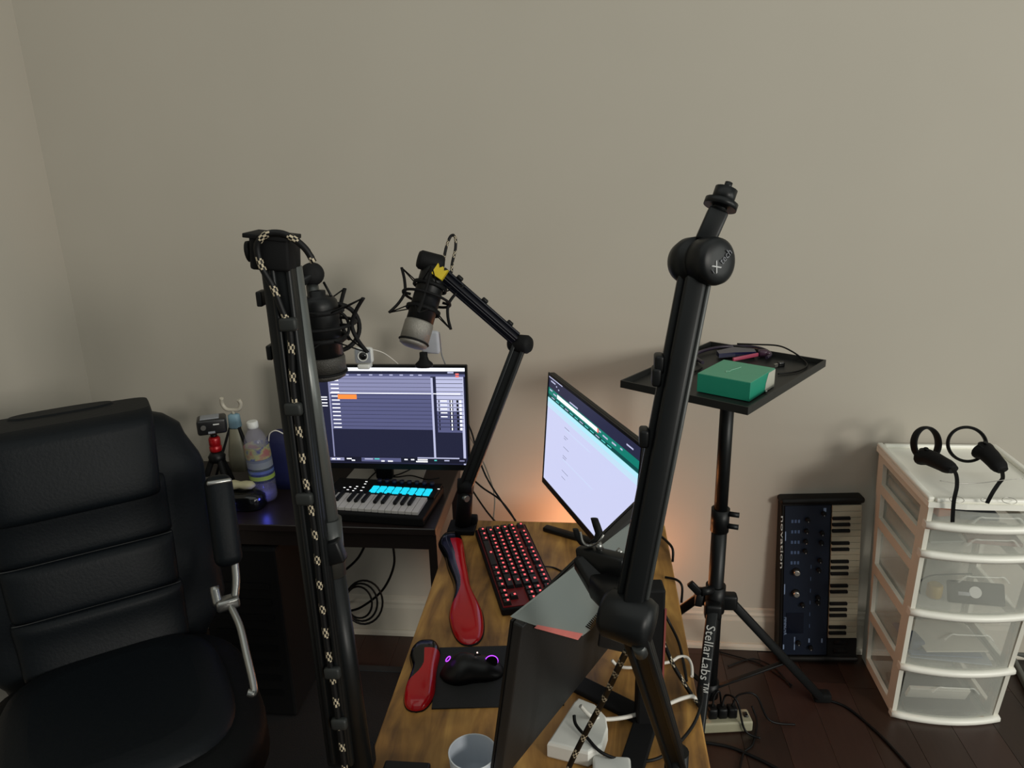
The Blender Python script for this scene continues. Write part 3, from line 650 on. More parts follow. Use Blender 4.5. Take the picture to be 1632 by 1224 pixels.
for i in range(17):
    t = i / 16; X = -.060 + .122 * t; e = max(.02, 1 - abs(2 * t - 1) ** 3.2) ** .5; hh = hermite([(0, .020), (.35, .040), (.7, .031), (1, .016)], t) * e; ww = hermite([(0, .032), (.25, .035), (.55, .029), (1, .031)], t) * e
    R.append([(X, ww * math.cos(PI * k / 14) * (1 if True else 1), hh * math.sin(PI * k / 14) ** .8) for k in range(15)])
b.rings(R); b.build('shell', pm('mouse_black', '0a0a0b', .4, spec=.3), ms_)
b = MB(FMm); b.cyl((.038, -.004, .024), (.038, .004, .024), .0115, n=18); b.build('scroll_wheel', M_rubber, ms_)
M_pur = pm('purple_glow', '200828', .4, emit='b040f0', es=1.8)
b = MB(FMm); b.mat(M_pur); b.torus(T(.038, 0, .024) @ RX(90), .0118, .0011, 20, 6); b.torus(T(-.043, .002, .0335) @ RY(-38), .0055, .0010, 18, 6); b.mat(screen_mat('mouse_led', 'ffd8c8', 3)); b.sphere((.012, .008, .0385), .0014, 8); b.build('glow_lights', None, ms_)
b = MB(FMm); b.box((.012, 0, .0405), (.012, .004, .002)); b.build('dpi_button', M_black, ms_)
# cup
cr = .040
cc_ = PZ(753, 1198, ZT + .078); cp = thing('white_cup', 'pale translucent white cup at the bottom edge of the wood table', 'cup', T(cc_.x, cc_.y, ZT))
b = MB(T(cc_.x, cc_.y, ZT + .0005)); b.lathe([(.002, .003), (.026, .003), (.027, 0), (.030, 0), (.033, .03), (.0365, .077), (.0355, .078), (.0345, .076), (.031, .030), (.027, .008), (.002, .007)], None, 40, False); b.build('cup_wall', pm('frosted_cup', 'b3bac4', .35, c2='adb4be'), cp)
b = MB(T(cc_.x, cc_.y, ZT + .0005)); b.torus(T(0, 0, .0775), .0360, .0012, 40, 6); b.build('rim', pm('cup_rim', 'c6cbd0', .3), cp)
b = MB(); q0 = PZ(650, 1226, ZT); b.rbox((q0.x, q0.y - .02, ZT + .007), (.075, .05, .012), .004); b.build('black_remote', M_black, label='black flat gadget cut off by the bottom edge of the photo', cat='gadget')

# =================================================================== FAR MONITOR (web page)
fb_, fn_ = Vector((-.126, 1.897, .715)), None
dirf = Vector((.394, -.919, 0)).normalized()
fn_ = fb_ + dirf * .535
mon2, F2, W2 = monitor('computer_monitor', 'black monitor on the wood table showing a white web page with a green bar', fb_, fn_, .308, 4)
sw, sh, sx0, sy0 = W2 - .012, .308 - .023, .006, .016
b = MB(F2)
E_page = screen_mat('page_white', 'c9cdee', 1.08); E_nav = screen_mat('page_navy', '272a46', .9); E_grn = screen_mat('page_green', '0e7f70', .95); E_grd = screen_mat('page_green_dark', '0b4a48', .9); E_cyn = screen_mat('page_cyan', 'aee4f2', 1.1); E_txt = screen_mat('page_text', '8f93ad', .9); E_ptl = screen_mat('page_light_cyan', 'c0dcf0', 1.08)
UI(b, 0, 0, 1, 1, E_page, 0); b.build('display', None, mon2)
b = MB(F2)
UI(b, 0, 0, 1, .105, E_nav, 2); UI(b, 0, .105, 1, .20, E_grn, 2); UI(b, .12, .115, .60, .150, E_wh, 4); UI(b, .60, .115, .615, .150, E_rd, 5); UI(b, 0, .165, 1, .195, E_grd, 4); UI(b, 0, .20, 1, .24, E_cyn, 3); UI(b, 0, .24, 1, .29, E_ptl, 3)
UI(b, 0, 0, .18, .012, E_pan, 5)
for u_, v_, w_ in ((.03, .03, .06), (.10, .045, .012), (.13, .06, .012), (.02, .115, .035), (.07, .13, .04), (.28, .085, .1), (.62, .12, .02), (.66, .13, .05), (.75, .125, .04), (.83, .118, .02), (.88, .05, .06)): UI(b, u_, v_, u_ + w_, v_ + .012, E_pan, 6)
for i in range(12): UI(b, .05 + i * .06, .175, .09 + i * .06, .183, E_tl if i % 3 else E_pan, 6)
for v_, w_ in ((.34, .06), (.42, .05), (.44, .03), (.52, .07), (.60, .05), (.62, .04), (.74, .08), (.80, .05)): UI(b, .24, v_, .24 + w_, v_ + .006, E_txt, 6)
UI(b, .24, .36, .55, .363, E_ptl, 6); UI(b, .24, .64, .60, .643, E_ptl, 6)
b.build('display_content', None, mon2, kind='stuff')
ctr2 = (fb_ + fn_) / 2; out2 = Vector((dirf.y, -dirf.x, 0));
bk = dirf.cross(Vector((0, 0, 1))) * -1
sb = Vector((ctr2.x, ctr2.y, 0)) + bk * .075
b = MB(); b.bar((sb.x, sb.y, ZT + .002), (sb.x, sb.y, ZT + .22), .045, .03, dirf, .005); b.bar((sb.x, sb.y, ZT + .20), Vector((ctr2.x, ctr2.y, ZT + .21)) + bk * .022, .03, .03, dirf, .003); b.build('stand_column', M_black, mon2)
f1_ = PZ(868, 845, ZT); f1_.z = ZT
for tip in (Vector((f1_.x, f1_.y, ZT)), sb - dirf * .02 + bk * -.17 + dirf * .24):
    b = MB(); tip = Vector((tip.x, tip.y, ZT + .007)); b.bar(tip, Vector((sb.x, sb.y, ZT + .007)), .022, .012, (0, 0, 1) if False else Vector((0, 0, 1)).cross(sb - tip), .003); b.build('stand_foot', M_black, mon2)

# =================================================================== NEAR MONITOR seen from behind
Bt, At = Vector((-.1037, .886, .98)), Vector((.132, 1.353, .98))
dn = (At - Bt).normalized(); tl = math.radians(9); hN = .295
# front faces left/far; tilt backwards moves the bottom toward the front (left)
frontv = Vector((-dn.y, dn.x, 0)); upN = (Vector((0, 0, 1)) * math.cos(tl) - frontv * math.sin(tl)).normalized()
pb0, pb1 = Bt - upN * hN, At - upN * hN
M_back = pm('monitor_back_dark', '131314', .55, c2='171718', scale=120, bump=.1); M_backg = pm('monitor_back_gloss', '7d8583', .30, c2='747c7a', scale=10)
mon3, F3, W3 = monitor('computer_monitor', 'black gaming monitor seen from behind with a grey wedge and red stripe', pb1, pb0, hN, 9, thick=.016, mat_back=M_back)
# back: local x from A to B (front view left to right = A..B), z out of screen; back face at z=-.018
def backpoly(pts, z0, z1, name, mat, lab=None):
    b = MB(F3); b.prism(pts, z0, z1); return b.build(name, mat, mon3, lab)
hh = hN
bp = lambda px, py: (lambda P: (P.x, P.y))(F3.inverted() @ hitF3(px, py))
def hitF3(px, py):
    n_ = F3.to_3x3() @ Vector((0, 0, 1)); o_ = F3 @ Vector((0, 0, -.019)); r = ray(px, py); c = Vector((0, 0, H)); return c + r * ((o_ - c).dot(n_) / r.dot(n_))
G = [bp(*q) for q in ((814, 983), (929, 893), (1010, 830), (1000, 905), (962, 975), (940, 1003), (927, 1013), (851, 996))]
backpoly(G, -.0205, -.018, 'back_panel_grey', M_backg, 'grey glossy wedge panel')
G = [bp(*q) for q in ((855, 995), (927, 1009), (919, 1019), (850, 1000))]
backpoly(G, -.0215, -.0203, 'back_stripe_red', pm('salmon_red', 'c8726c', .45), 'pinkish red stripe')
b = MB(F3)
for i in range(13):
    t = i / 12; x0, y0 = bp(932 + 26 * t, 997 - 30 * t); x1, y1 = bp(940 + 24 * t, 1002 - 26 * t); b.bar((x0, y0, -.0212), (x1, y1, -.0212), .0018, .002, (0, 0, 1))
b.build('vent_slots', M_blackg, mon3)
# stand column with red edge at its place on the table
sc = Vector((.238, 1.07, 0)); sc = (Bt + At) / 2 + Vector((dn.y, -dn.x, 0)) * .085 + dn * .02
ctop = PZ(1038, 944, .905)
cb_ = PZ(1031, 1150, ZT); cbx, cby = cb_.x, cb_.y
Fs = T(cbx, cby, ZT) @ RZ(6)
b = MB(); mp_ = (Bt + At) / 2; b.bar((cbx, cby, ZT + .16), (mp_.x + .005, mp_.y - .01, ZT + .17), .04, .035, (0, 0, 1), .004); b.build('stand_mount', M_back, mon3)
b = MB(Fs); b.rbox((0, 0, .137), (.040, .035, .266), .004, None, 2, False); b.build('stand_column', M_blackm, mon3)
b = MB(Fs); b.box((.0205, -.0165, .135), (.003, .004, .20)); b.build('red_trim', pm('dull_red', '8a4440', .5), mon3)
for k_, (a_, l_) in enumerate(((140, .17), (-112, .12))):
    b = MB(Fs @ RZ(a_)); b.rbox((l_ / 2, 0, .006), (l_, .04, .010), .003, None, 2, False); b.build('stand_foot', M_blackm, mon3)

# =================================================================== BOOM ARMS
def channel(b, p0, p1, wd, hint, r=.0): # two rails over a recessed web
    p0, p1 = Vector(p0), Vector(p1); F = frame((p0 + p1) / 2, p1 - p0, hint); L = (p1 - p0).length
    b.rbox((0, 0, 0), (wd, wd * .55, L), .002, F, 1, False)
    for s in (-1, 1):
        for q in (-1, 1): b.rbox((s * wd * .36, q * wd * .36, 0), (wd * .28, wd * .28, L), .002, F, 2)
def clips(root, p0, p1, ts, wd, hint, mat=M_black, off=-1):
    p0, p1 = Vector(p0), Vector(p1); F = frame(p0, p1 - p0, hint); L = (p1 - p0).length
    for t in ts:
        b = MB(F); b.rbox((0, off * wd * .50, L * t), (wd * .9, .008, .020), .003, None, 2); b.build('cable_clip', mat, root)
# ---- right foreground arm
rj = PD(1000, 985, .84); rt = PD(1117, 417, .80); rb = PD(1078, 1215, 1.10)
ra = thing('boom_arm', 'black boom arm with a bare ball joint and screw tip, right foreground', 'boom arm', T(rb.x, rb.y, ZT))
camr = Vector((1, 0, 0))
rv = (RW @ Vector((.97, .2, -.12)))
Fu = frame((rj + PD(1106, 440, .80)) / 2, PD(1106, 440, .80) - rj, rv); Lu = (PD(1106, 440, .80) - rj).length
b = MB(); b.mat(M_armm); b.rbox((.002, 0, 0), (.022, .030, Lu), .004, Fu, 2); b.rbox((-.0120, .004, 0), (.008, .016, Lu), .002, Fu, 2); b.mat(M_armg).rbox((.0155, .002, 0), (.006, .020, Lu), .0025, Fu, 2); ua = b.build('upper_arm', None, ra)
for t in (.52, .69, .725):
    p = rj.lerp(rt, t); b = MB(); b.rbox(p + Vector((-.022, 0, 0)), (.010, .02, .020), .003); b.build('cable_clip', M_black, ra)
b = MB()
b.mat(M_armm)
ax = (RW @ Vector((.50, .12, -.86))).normalized()
F = frame(rt, ax, (0, 0, 1))
b.lathe([(.004, -.034), (.014, -.033), (.021, -.028), (.0255, -.018), (.0262, -.004), (.0230, -.002), (.0230, .002), (.0245, .004), (.0248, .020), (.0235, .025), (.020, .0275), (.012, .0290), (.004, .0295)], F, 40); kn = b.build('ball_joint', M_blackm, ra)
b = MB(); b.mat(pm('logo_grey', 'b0b0b0', .6)); tdir = (RW @ Vector((.70, -.62, 0))).normalized()
FT = frame(F @ Vector((0, 0, .0296)), ax, tdir); b.text('X', .014, FT @ T(-.009, 0, 0), .0006); b.mat(pm('logo_grey_dim', '6a6b70', .6)); b.text('i', .008, FT @ T(-.0155, 0, 0), .0006); b.text('tech', .0105, FT @ T(.0068, 0, 0), .0010); b.build('logo', None, kn)
def RP(px, py, d=.80): return PD(px, py, d)
b = MB(); b.mat(M_armm); b.bar(RP(1122, 388), RP(1145, 336), .021, .021, camr, .003); b.cyl(RP(1144, 337), RP(1149, 325), .008); b.cyl(RP(1147, 331), RP(1150.5, 321), .0175, n=24); b.cyl(RP(1150, 324), RP(1158, 301), .0118, n=24); b.cyl(RP(1158, 302), RP(1162, 291), .0040, n=14); b.build('tip_mount', None, ra)
b = MB(); b.mat(M_armm); Fj = frame(rj, (RW @ Vector((.9, .2, -.4))), (0, 0, 1)); b.lathe([(.004, -.030), (.020, -.029), (.027, -.022), (.028, .020), (.024, .028), (.004, .030)], Fj, 32); b.build('elbow_joint', M_blackm, ra)
b = MB(); b.mat(M_armm); channel(b, PD(1012, 1005, .83), rb, .027, camr); b.build('lower_arm', None, ra)
b = MB(); b.cyl((rb.x, rb.y, ZT + .002), rb + Vector((0, 0, .02)), .017); b.rbox(((rb.x + tx1) / 2, rb.y, ZT + .006), (.085, .055, .012), .003); b.rbox((tx1 + .012, rb.y, ZT - .03), (.018, .045, .09), .003); b.cyl((tx1 - .01, rb.y, ZT - .075), (tx1 - .01, rb.y, ZT - .024), .006); b.rbox((tx1 - .005, rb.y, ZT - .075), (.04, .04, .010), .002); b.build('table_clamp', M_black, ra)
b = MB(); b.mat(M_armg).cyl(PD(1017, 1028, .82), PD(1022, 1042, .83), .0075, n=14); b.build('elbow_bolt', None, ra)
# phone-cradle like fork attached to the arm
fk = thing('fork_bracket', 'black and chrome fork bracket clamped to the right foreground arm', 'bracket', T(PD(975, 900, .92)))
b = MB(); b.bar(PD(925, 885, .95), PD(1000, 905, .90), .028, .020, (0, 0, 1), .004); b.build('crossbar', M_armm, fk)
b = MB(); b.bar(PD(932, 885, .95), PD(968, 945, .92), .036, .03, (1, 0, 0), .006); b.bar(PD(968, 930, .92), PD(1000, 960, .86), .05, .03, (1, 0, 0), .006); b.build('clamp_arm', M_black, fk)
b = MB(); b.mat(M_chrome); b.tube([PD(925, 848, .93), PD(928, 862, .93), PD(934, 869, .93), PD(944, 869, .93), PD(955, 862, .92), PD(962, 852, .92)], .0016, 6); b.cyl(PD(952, 864, .93), PD(957, 876, .93), .0045, n=12); b.cyl(PD(966, 905, .93), PD(968, 918, .92), .004, n=12); b.cyl(PD(983, 884, .92), PD(990, 876, .92), .004, n=12); b.build('screws', None, fk)
b = MB(); R = []
for x_, y_, w_ in ((947, 826, .010), (951, 838, .011), (955, 850, .011), (952, 858, .010), (944, 864, .008)):
    c = PD(x_, y_, .925); a1 = (RW @ Vector((1, 0, 0))); a2 = (RW @ Vector((0, 0, 1))); R.append([c + a1 * w_ * .45 * math.cos(2 * PI * k / 12) + a2 * .006 * math.sin(2 * PI * k / 12) for k in range(12)])
b.rings(R); b.build('hook', M_blackm, fk)
b = MB(); R = []
for x_, y_, w_ in ((917, 843, .007), (922, 858, .009), (930, 868, .010), (940, 870, .008)):
    c = PD(x_, y_, .935); R.append([c + a1 * w_ * .5 * math.cos(2 * PI * k / 12) + a2 * .006 * math.sin(2 * PI * k / 12) for k in range(12)])
b.rings(R); b.build('hook', M_blackm, fk)
b = MB(); b.mat(pm('green_led', '063010', .4, emit='30d060', es=.8)); b.sphere(PD(922.5, 887, .947), .0022, 8); b.build('led', None, fk)
# braided cable from the elbow to the table
def PT(px, py, z=ZT + .004): return PZ(px, py, z)
cable('braided_cable', [PD(1000, 1035, .90), PD(985, 1065, .95), PD(962, 1115, 1.02), PD(935, 1165, 1.08), PD(908, 1220, 1.12), PD(900, 1250, 1.14)], .0042, 'black braided cable with white flecks hanging from the right foreground arm', flecks=M_fleck, res=34, n=10)
cable('braided_cable', [PT(1057, 1022, .70), PT(1072, 1058, .68), PT(1088, 1085, .66), PZ(1104, 1110, ZT + .006), PZ(1118, 1130, ZT + .006)], .0038, 'black braided cable with white flecks running to the right edge of the wood table', flecks=M_fleck, res=30, n=10)

# ---- left foreground arm
def LP(px, py, off=0.0): return PD(px, py, hermite([(300, .98), (1300, 1.20)], py) + off if False else (.98 + (py - 375) / 849 * .20) + off)
la = thing('boom_arm', 'black boom arm with braided cable clipped along it, left foreground', 'boom arm', T(-.368, .95, ZT))
b = MB(); b.mat(M_armm); b.bar(LP(441, 400), LP(546, 1215), .042, .026, camr, .006); b.bar(LP(432, 400, -.012), LP(533, 1215, -.012), .008, .014, camr, .003); b.bar(LP(457, 400, -.012), LP(556, 1215, -.012), .008, .014, camr, .003); b.build('main_channel', None, la)
b = MB(); b.cyl(LP(466, 425, .012), LP(526, 832, .01), .0125, n=18); b.build('upper_tube', pm('tube_grey', '5c5f5d', .35, .3, c2='565957', spec=.5), la)
b = MB(); b.mat(M_armm); b.cyl(LP(531, 905, .01), LP(578, 1226, .01), .0165, n=18); b.build('lower_tube', None, la)
b = MB(); b.mat(M_armg).cyl(LP(525, 826, .01), LP(533, 915, .01), .017, n=18); b.mat(M_black).bar(LP(524, 862, -.008), LP(538, 896, -.008), .030, .02, camr, .004); b.build('elbow_joint', None, la)
b = MB(); b.mat(M_blackm); b.bar(LP(438, 374, .0), LP(440, 428, 0), .052, .045, camr, .004); b.bar(LP(434, 372), LP(434, 379), .058, .05, camr, .001); b.cyl(LP(403, 400, 0), LP(414, 400, 0), .0125, n=20); b.cyl(LP(395, 401, 0), LP(403, 400, 0), .0135, n=20); b.build('head_joint', None, la)
b = MB(); b.mat(M_blackm); b.rbox(Vector((-.372, .95, ZT + .02)), (.06, .06, .04), .005); b.rbox((tx0 - .012, .95, ZT - .03), (.018, .05, .09), .003); b.rbox((tx0 + .01, .95, ZT - .075), (.045, .04, .01), .002); b.cyl((tx0 + .015, .95, ZT - .075), (tx0 + .015, .95, ZT - .024), .006); b.build('table_clamp', None, la)
for x_, y_ in ((460, 517), (468, 652), (486, 795), (530, 1072), (541, 1153)):
    b = MB(); F = frame(LP(x_, y_, -.028), LP(546, 1215) - LP(440, 400), camr); b.rbox((0, 0, 0), (.024, .012, .018), .004, F, 2); b.build('cable_clip', pm('clip_grey', '262827', .5, spec=.3), la)
for x_, y_ in ((417, 475), (433, 560)):
    b = MB(); b.rbox(LP(x_, y_, .01), (.008, .02, .02), .002); b.build('cable_clip', M_black, la)
pts = [(500, 418), (488, 398), (470, 382), (448, 372), (424, 374), (410, 392), (417, 425), (434, 455), (448, 490), (462, 530), (466, 600), (470, 640), (478, 700), (486, 760), (494, 800), (503, 860), (508, 920), (515, 980), (523, 1040), (533, 1100), (541, 1160), (549, 1220), (553, 1250)]
cable('braided_cable', [LP(x_, y_, -.026) for i, (x_, y_) in enumerate(pts)], .0044, 'black braided cable with white flecks running down the left foreground arm', flecks=M_fleck, res=16, n=10)

# ---- microphones
def mic(label, M, s, mountlabel, sp=1.0, g0=.030, ms=1.0, dz=0.0, gm=None, zt=0.0, cz=1.0):
    """local z axis: + toward capsule end"""
    root = thing('microphone', label, 'microphone', M)
    b = MB(M); b.lathe([(r * s, z * s) for r, z in ((.003, -.075 + zt), (.011, -.074 + zt), (.011, -.068 + zt), (.020, -.066 + zt), (.024, -.061 + zt), (.025, -.055 + zt), (.025, g0))], None, 28); b.build('body', M_black, root)
    b = MB(M); b.lathe([(r * s, z * s) for r, z in ((.0255, g0), (.0265, g0 + .003), (.0265, .078))], None, 28); b.build('grille', gm or pm('mic_grille', '9c9890', .38, .6, c2='77746d', scale=900, bump=.6), root)
    b = MB(M); b.torus(T(0, 0, .080 * s), .0268 * s, .0018 * s, 28, 6); b.build('black_ring', M_blackm, root)
    b = MB(M); b.lathe([(r * s, z * s) for r, z in ((.0262, .080), (.025, .086), (.019, .089), (.003, .090))], None, 28); b.build('end_cap', gm or pm('mic_cap_grille', '8f8b84', .4, .6, scale=900, bump=.6), root)
    sm = thing('shock_mount', mountlabel, 'shock mount', M); M = M @ T(0, 0, dz * s) @ T(0, 0, -.014 * s) @ Matrix.Diagonal((1, 1, cz, 1)) @ T(0, 0, .014 * s)
    for z in (-.040, .012):
        b = MB(M); b.lathe([(.029 * s, z * s - .005), (.032 * s, z * s - .005), (.032 * s, z * s + .005), (.029 * s, z * s + .005), (.029 * s, z * s - .005)], None, 28, False); b.build('inner_ring', M_blackm, sm)
    b = MB(M); b.torus(T(0, 0, -.014 * s), .044 * s, .0030 * s, 36, 8)
    for k in range(4):
        a = PI / 4 + k * PI / 2; b.cyl((.03 * s * math.cos(a), .03 * s * math.sin(a), -.014 * s), (.046 * s * math.cos(a), .046 * s * math.sin(a), -.014 * s), .003 * s, n=8)
    b.build('outer_ring', M_blackm, sm)
    for k in range(4):
        a = PI / 4 + k * PI / 2; ca, sa = math.cos(a), math.sin(a)
        P = lambda r, z, da=0: (r * s * sp * (ms if r > .04 else 1) * math.cos(a + da), r * s * sp * (ms if r > .04 else 1) * math.sin(a + da), z * s)
        b = MB(M); b.tube([P(.068, -.064), P(.055, -.040), P(.047, -.014), P(.053, .012), P(.066, .036)], .0028 * s, 8, 6); b.build('cage_bar', M_blackm, sm)
        b = MB(M)
        for zz, ez in ((-.040, -.064), (.012, .036)):
            for da in (-.5, .5): b.cyl(P(.068 if ez < 0 else .066, ez), P(.032, zz, da), .0013 * s, n=6)
        b.build('elastic_band', M_rubber, sm, kind='stuff')
    return root, sm
# centre microphone: knob at (687,418) above, grille bottom at (660,552)
cD = 1.80
ct, cbm = PD(686, 455, cD), PD(657, 553, cD * .985)
axm = (cbm - ct).normalized(); s_c = 1.28
org = cbm - axm * .090 * s_c
FMc = frame(org, axm, (RW @ Vector((.8, -.3, -.6))))
micC, smC = mic('silver grille condenser microphone hanging above the left monitor', FMc, s_c, 'black spider shock mount around the hanging silver microphone', .88, .042, 1.0, .010, None, 0.0, .88)
b = MB(); b.bar(PD(693, 432, cD), PD(684, 470, cD), .020, .016, camr, .003); b.bar(PD(707, 440, cD), PD(697, 470, cD), .012, .016, camr, .003); b.build('yoke', M_black, smC)
ca_ = thing('boom_arm', 'black two section boom arm clamped to the wood table corner behind', 'boom arm', T(PZ(738, 845, ZT)))
kc = PD(686, 418, cD)
b = MB(); Fk = frame(kc, (RW @ Vector((.93, .22, .3))), (0, 0, 1)); b.lathe([(.004, -.032), (.018, -.030), (.0225, -.024), (.0235, .022), (.020, .030), (.004, .034)], Fk, 28); b.build('head_knob', M_blackm, ca_)
e1 = PD(829, 548, 1.86); hp = PD(702, 435, 1.79)
b = MB(); b.mat(pm('arm_navy_black', '10121c', .4, .3)); channel(b, hp, PD(822, 540, 1.85), .026, (RW @ Vector((.6, .8, 0)))); b.build('upper_arm', None, ca_)
b = MB(); F = frame(PD(699, 434, 1.765), hp - e1, (RW @ Vector((.6, .8, 0)))); b.prism([(-.014, -.010), (.014, -.010), (.014, .018), (.006, .010), (.0, .018), (-.006, .010), (-.014, .018)], -.011, .011, frame(PD(700, 436, 1.765), (RW @ Vector((0, 0, -1))), (RW @ Vector((.8, .55, 0))))); b.build('yellow_tape', pm('yellow_tape', 'c9b01e', .5), ca_)
b = MB(); Fe = frame(e1, (RW @ Vector((.85, .1, -.5))), (0, 0, 1)); b.lathe([(.004, -.028), (.018, -.027), (.0225, -.020), (.0225, .020), (.018, .027), (.004, .029)], Fe, 28); b.build('elbow_joint', M_blackm, ca_)
e2 = PD(742, 775, 1.90)
b = MB(); b.mat(M_armm); channel(b, e1, e2, .034, camr); b.build('lower_arm', None, ca_)
for t in (.17, .48, .80):
    b = MB(); p = hp.lerp(e1, t) + (RW @ Vector((.012, -.016, 0))); F = frame(p, hp - e1, (RW @ Vector((.6, .8, 0)))); b.rbox((0, 0, 0), (.010, .012, .016), .002, F, 1); b.build('cable_clip', M_black, ca_)
bs = PZ(738, 842, ZT + .0)
b = MB(); b.mat(M_blackm); b.cyl(Vector((bs.x, bs.y - .0, ZT + .004)), e2 + Vector((0, 0, -.005)), .022, .018, 18); b.rbox((bs.x, bs.y - .01, ZT + .008), (.07, .06, .014), .003); b.cyl(e2 + Vector((-.018, 0, 0)), e2 + Vector((.018, 0, 0)), .020, n=18); b.mat(M_chrome).cyl(e2 + Vector((0, -.022, -.02)), e2 + Vector((.008, -.030, -.02)), .008, n=12); b.mat(M_blackm).rbox((bs.x + .03, bs.y - .005, ZT + .03), (.02, .02, .022), .004); b.build('table_clamp', None, ca_)
cable('braided_cable', [PD(689, 462, 1.80), PD(700, 440, 1.80), PD(706, 420, 1.81), PD(711, 395, 1.82), PD(718, 377, 1.82), PD(725, 377, 1.82), PD(726, 395, 1.82), PD(721, 418, 1.81), PD(719, 436, 1.80)], .0036, 'short looped braided cable above the hanging silver microphone', flecks=M_fleck, res=14, n=10)
# left microphone
lt, lb = PD(505, 470, 1.09), PD(521, 604, 1.125)
axl = (lb - lt).normalized(); s_l = 1.12
orgl = lb - axl * .090 * s_l
FMl = frame(orgl, axl, (RW @ Vector((.95, .1, .5))))
micL, smL = mic('black condenser microphone with steel grille hanging beside the left arm', FMl, s_l, 'black spider shock mount holding the nearer microphone at left', .98, .058, 1.0, .031, pm('dark_grille', '4c4a46', .45, .4, c2='383633', scale=900, bump=.6), .048, .70)
b = MB(); b.mat(M_blackm)
kl_ = PD(497, 437, 1.10)
b.lathe([(.004, -.017), (.013, -.016), (.0165, -.010), (.0165, .010), (.013, .016), (.004, .017)], frame(kl_, (RW @ Vector((.35, .1, -.9))), (0, 0, 1)), 24); b.mat(M_armg).cyl(PD(497, 452, 1.10), PD(501, 478, 1.09), .009, n=14); b.build('swivel', None, smL)
b = MB(); b.mat(M_black)
for P_, Q_ in (((480, 445), (473, 470)), ((516, 450), (528, 472))): b.cyl(PD(*P_, 1.10), PD(*Q_, 1.09), .0018, n=6)
b.bar(PD(440, 470, 1.06), PD(495, 440, 1.09), .012, .012, camr, .002); b.build('yoke', None, smL)
b = MB(); b.mat(M_blackm)
ccx = PD(537, 522, 1.12)
b.torus(frame(ccx, (RW @ Vector((.50, .12, -.85))), (0, 0, 1)), .034, .0034, 36, 8); b.torus(frame(PD(532, 522, 1.12), (RW @ Vector((.6, .12, -.8))), (0, 0, 1)), .024, .0024, 30, 8); b.build('side_ring', None, smL)

# =================================================================== WHITE DEVICE & CABLES ON THE TABLE
wd_ = thing('white_device', 'white rounded box under the near monitor on the wood table', 'device', T(PZ(920, 1160, ZT)))
poly = [PZ(x_, y_, ZT + .03) for x_, y_ in ((872, 1184), (915, 1118), (922, 1112), (948, 1122), (966, 1142), (969, 1160), (960, 1188), (937, 1200))]
ctrp = sum(poly, Vector()) / len(poly)
b = MB(); b.rings([[Vector((p.x, p.y, z)) + (ctrp - p) * k * Vector((1, 1, 0)).length * .0 + Vector(((ctrp.x - p.x) * k, (ctrp.y - p.y) * k, 0)) for p in poly] for z, k in ((ZT + .0005, .03), (ZT + .004, 0), (ZT + .026, 0), (ZT + .030, .03), (ZT + .031, .08))], True, None, False); b.build('case', pm('white_case', 'e0dfd8', .4), wd_)
b = MB(); b.rbox(PZ(975, 1226, ZT + .01), (.06, .04, .018), .005); b.build('white_plug', M_white, label='white adapter corner at the bottom edge of the table', cat='adapter')
cable('white_cable', [PZ(925, 1125, .70), PZ(940, 1140, .68), PZ(960, 1146, .665), PZ(985, 1145, .66), PZ(1010, 1140, .655), PZ(1050, 1128, .655), PZ(1085, 1114, .655), PZ(1104, 1110, .652), PZ(1109, 1116, .645)], .0036, 'thick white cable crossing the wood table behind the near monitor', mat=M_wcable)
cable('white_cable', [PZ(975, 1052, .66), PZ(985, 1061, .65), PZ(1005, 1064, .648), PZ(1050, 1058, .648), PZ(1070, 1054, .648), PZ(1082, 1047, .650), PZ(1095, 1048, .650), PZ(1102, 1060, .646), PZ(1103, 1078, .644)], .0030, 'white cable with a bend at the right edge of the wood table', mat=M_wcable)
cable('black_cable', [PZ(915, 1140, .69), PZ(918, 1155, .683), PZ(935, 1175, .678), PZ(960, 1200, .668), PZ(1000, 1213, .648), PZ(1045, 1210, .648), PZ(1078, 1188, .648), PZ(1105, 1155, .648), PZ(1118, 1120, .66), PZ(1118, 1095, .66)], .0028, 'black cable looping over the white box and table edge')
cable('black_cable', [PZ(1050, 852, .645), PZ(1062, 862, .65), PZ(1072, 875, .65), PZ(1072, 895, .62)], .0032, 'black cable hanging over the far right table edge')
cable('black_cable', [PZ(1060, 920, .644), PZ(1078, 924, .646), PZ(1087, 935, .64), PZ(1086, 960, .60)], .0028, 'black cable curling off the right table edge near the tray stand')
cable('black_cable', [PZ(1053, 968, .70), PZ(1068, 995, .66), PZ(1082, 1025, .65), PZ(1090, 1060, .648), PZ(1094, 1085, .646)], .0028, 'black cable along the wood beside the red edged stand')
# cables between desk and keyboard against the wall
for i, (pts, lb) in enumerate((([(742, 668), (752, 690), (760, 720), (775, 760), (800, 800), (822, 830)], 'thin dark cable on the wall behind the centre boom arm, longest'), ([(755, 765), (770, 778), (795, 795), (812, 815), (822, 832)], 'dark cable sagging from the desk corner to the table, upper'), ([(752, 780), (765, 800), (778, 818), (790, 832)], 'dark cable sagging from the desk corner to the table, lower'))):
    cable('cable', [PY(x_, y_, 2.0 - .18 * k / (len(pts) - 1)) for k, (x_, y_) in enumerate(pts)], .0026, lb)
cable('white_cable', [PY(746, 690, 2.1), PY(762, 720, 2.1), PY(776, 750, 2.08), PY(788, 790, 2.0), PY(786, 832, 1.86)], .0020, 'thin pale cable hanging on the wall behind the centre boom arm', mat=pm('pale_cable', '8f887c', .5))

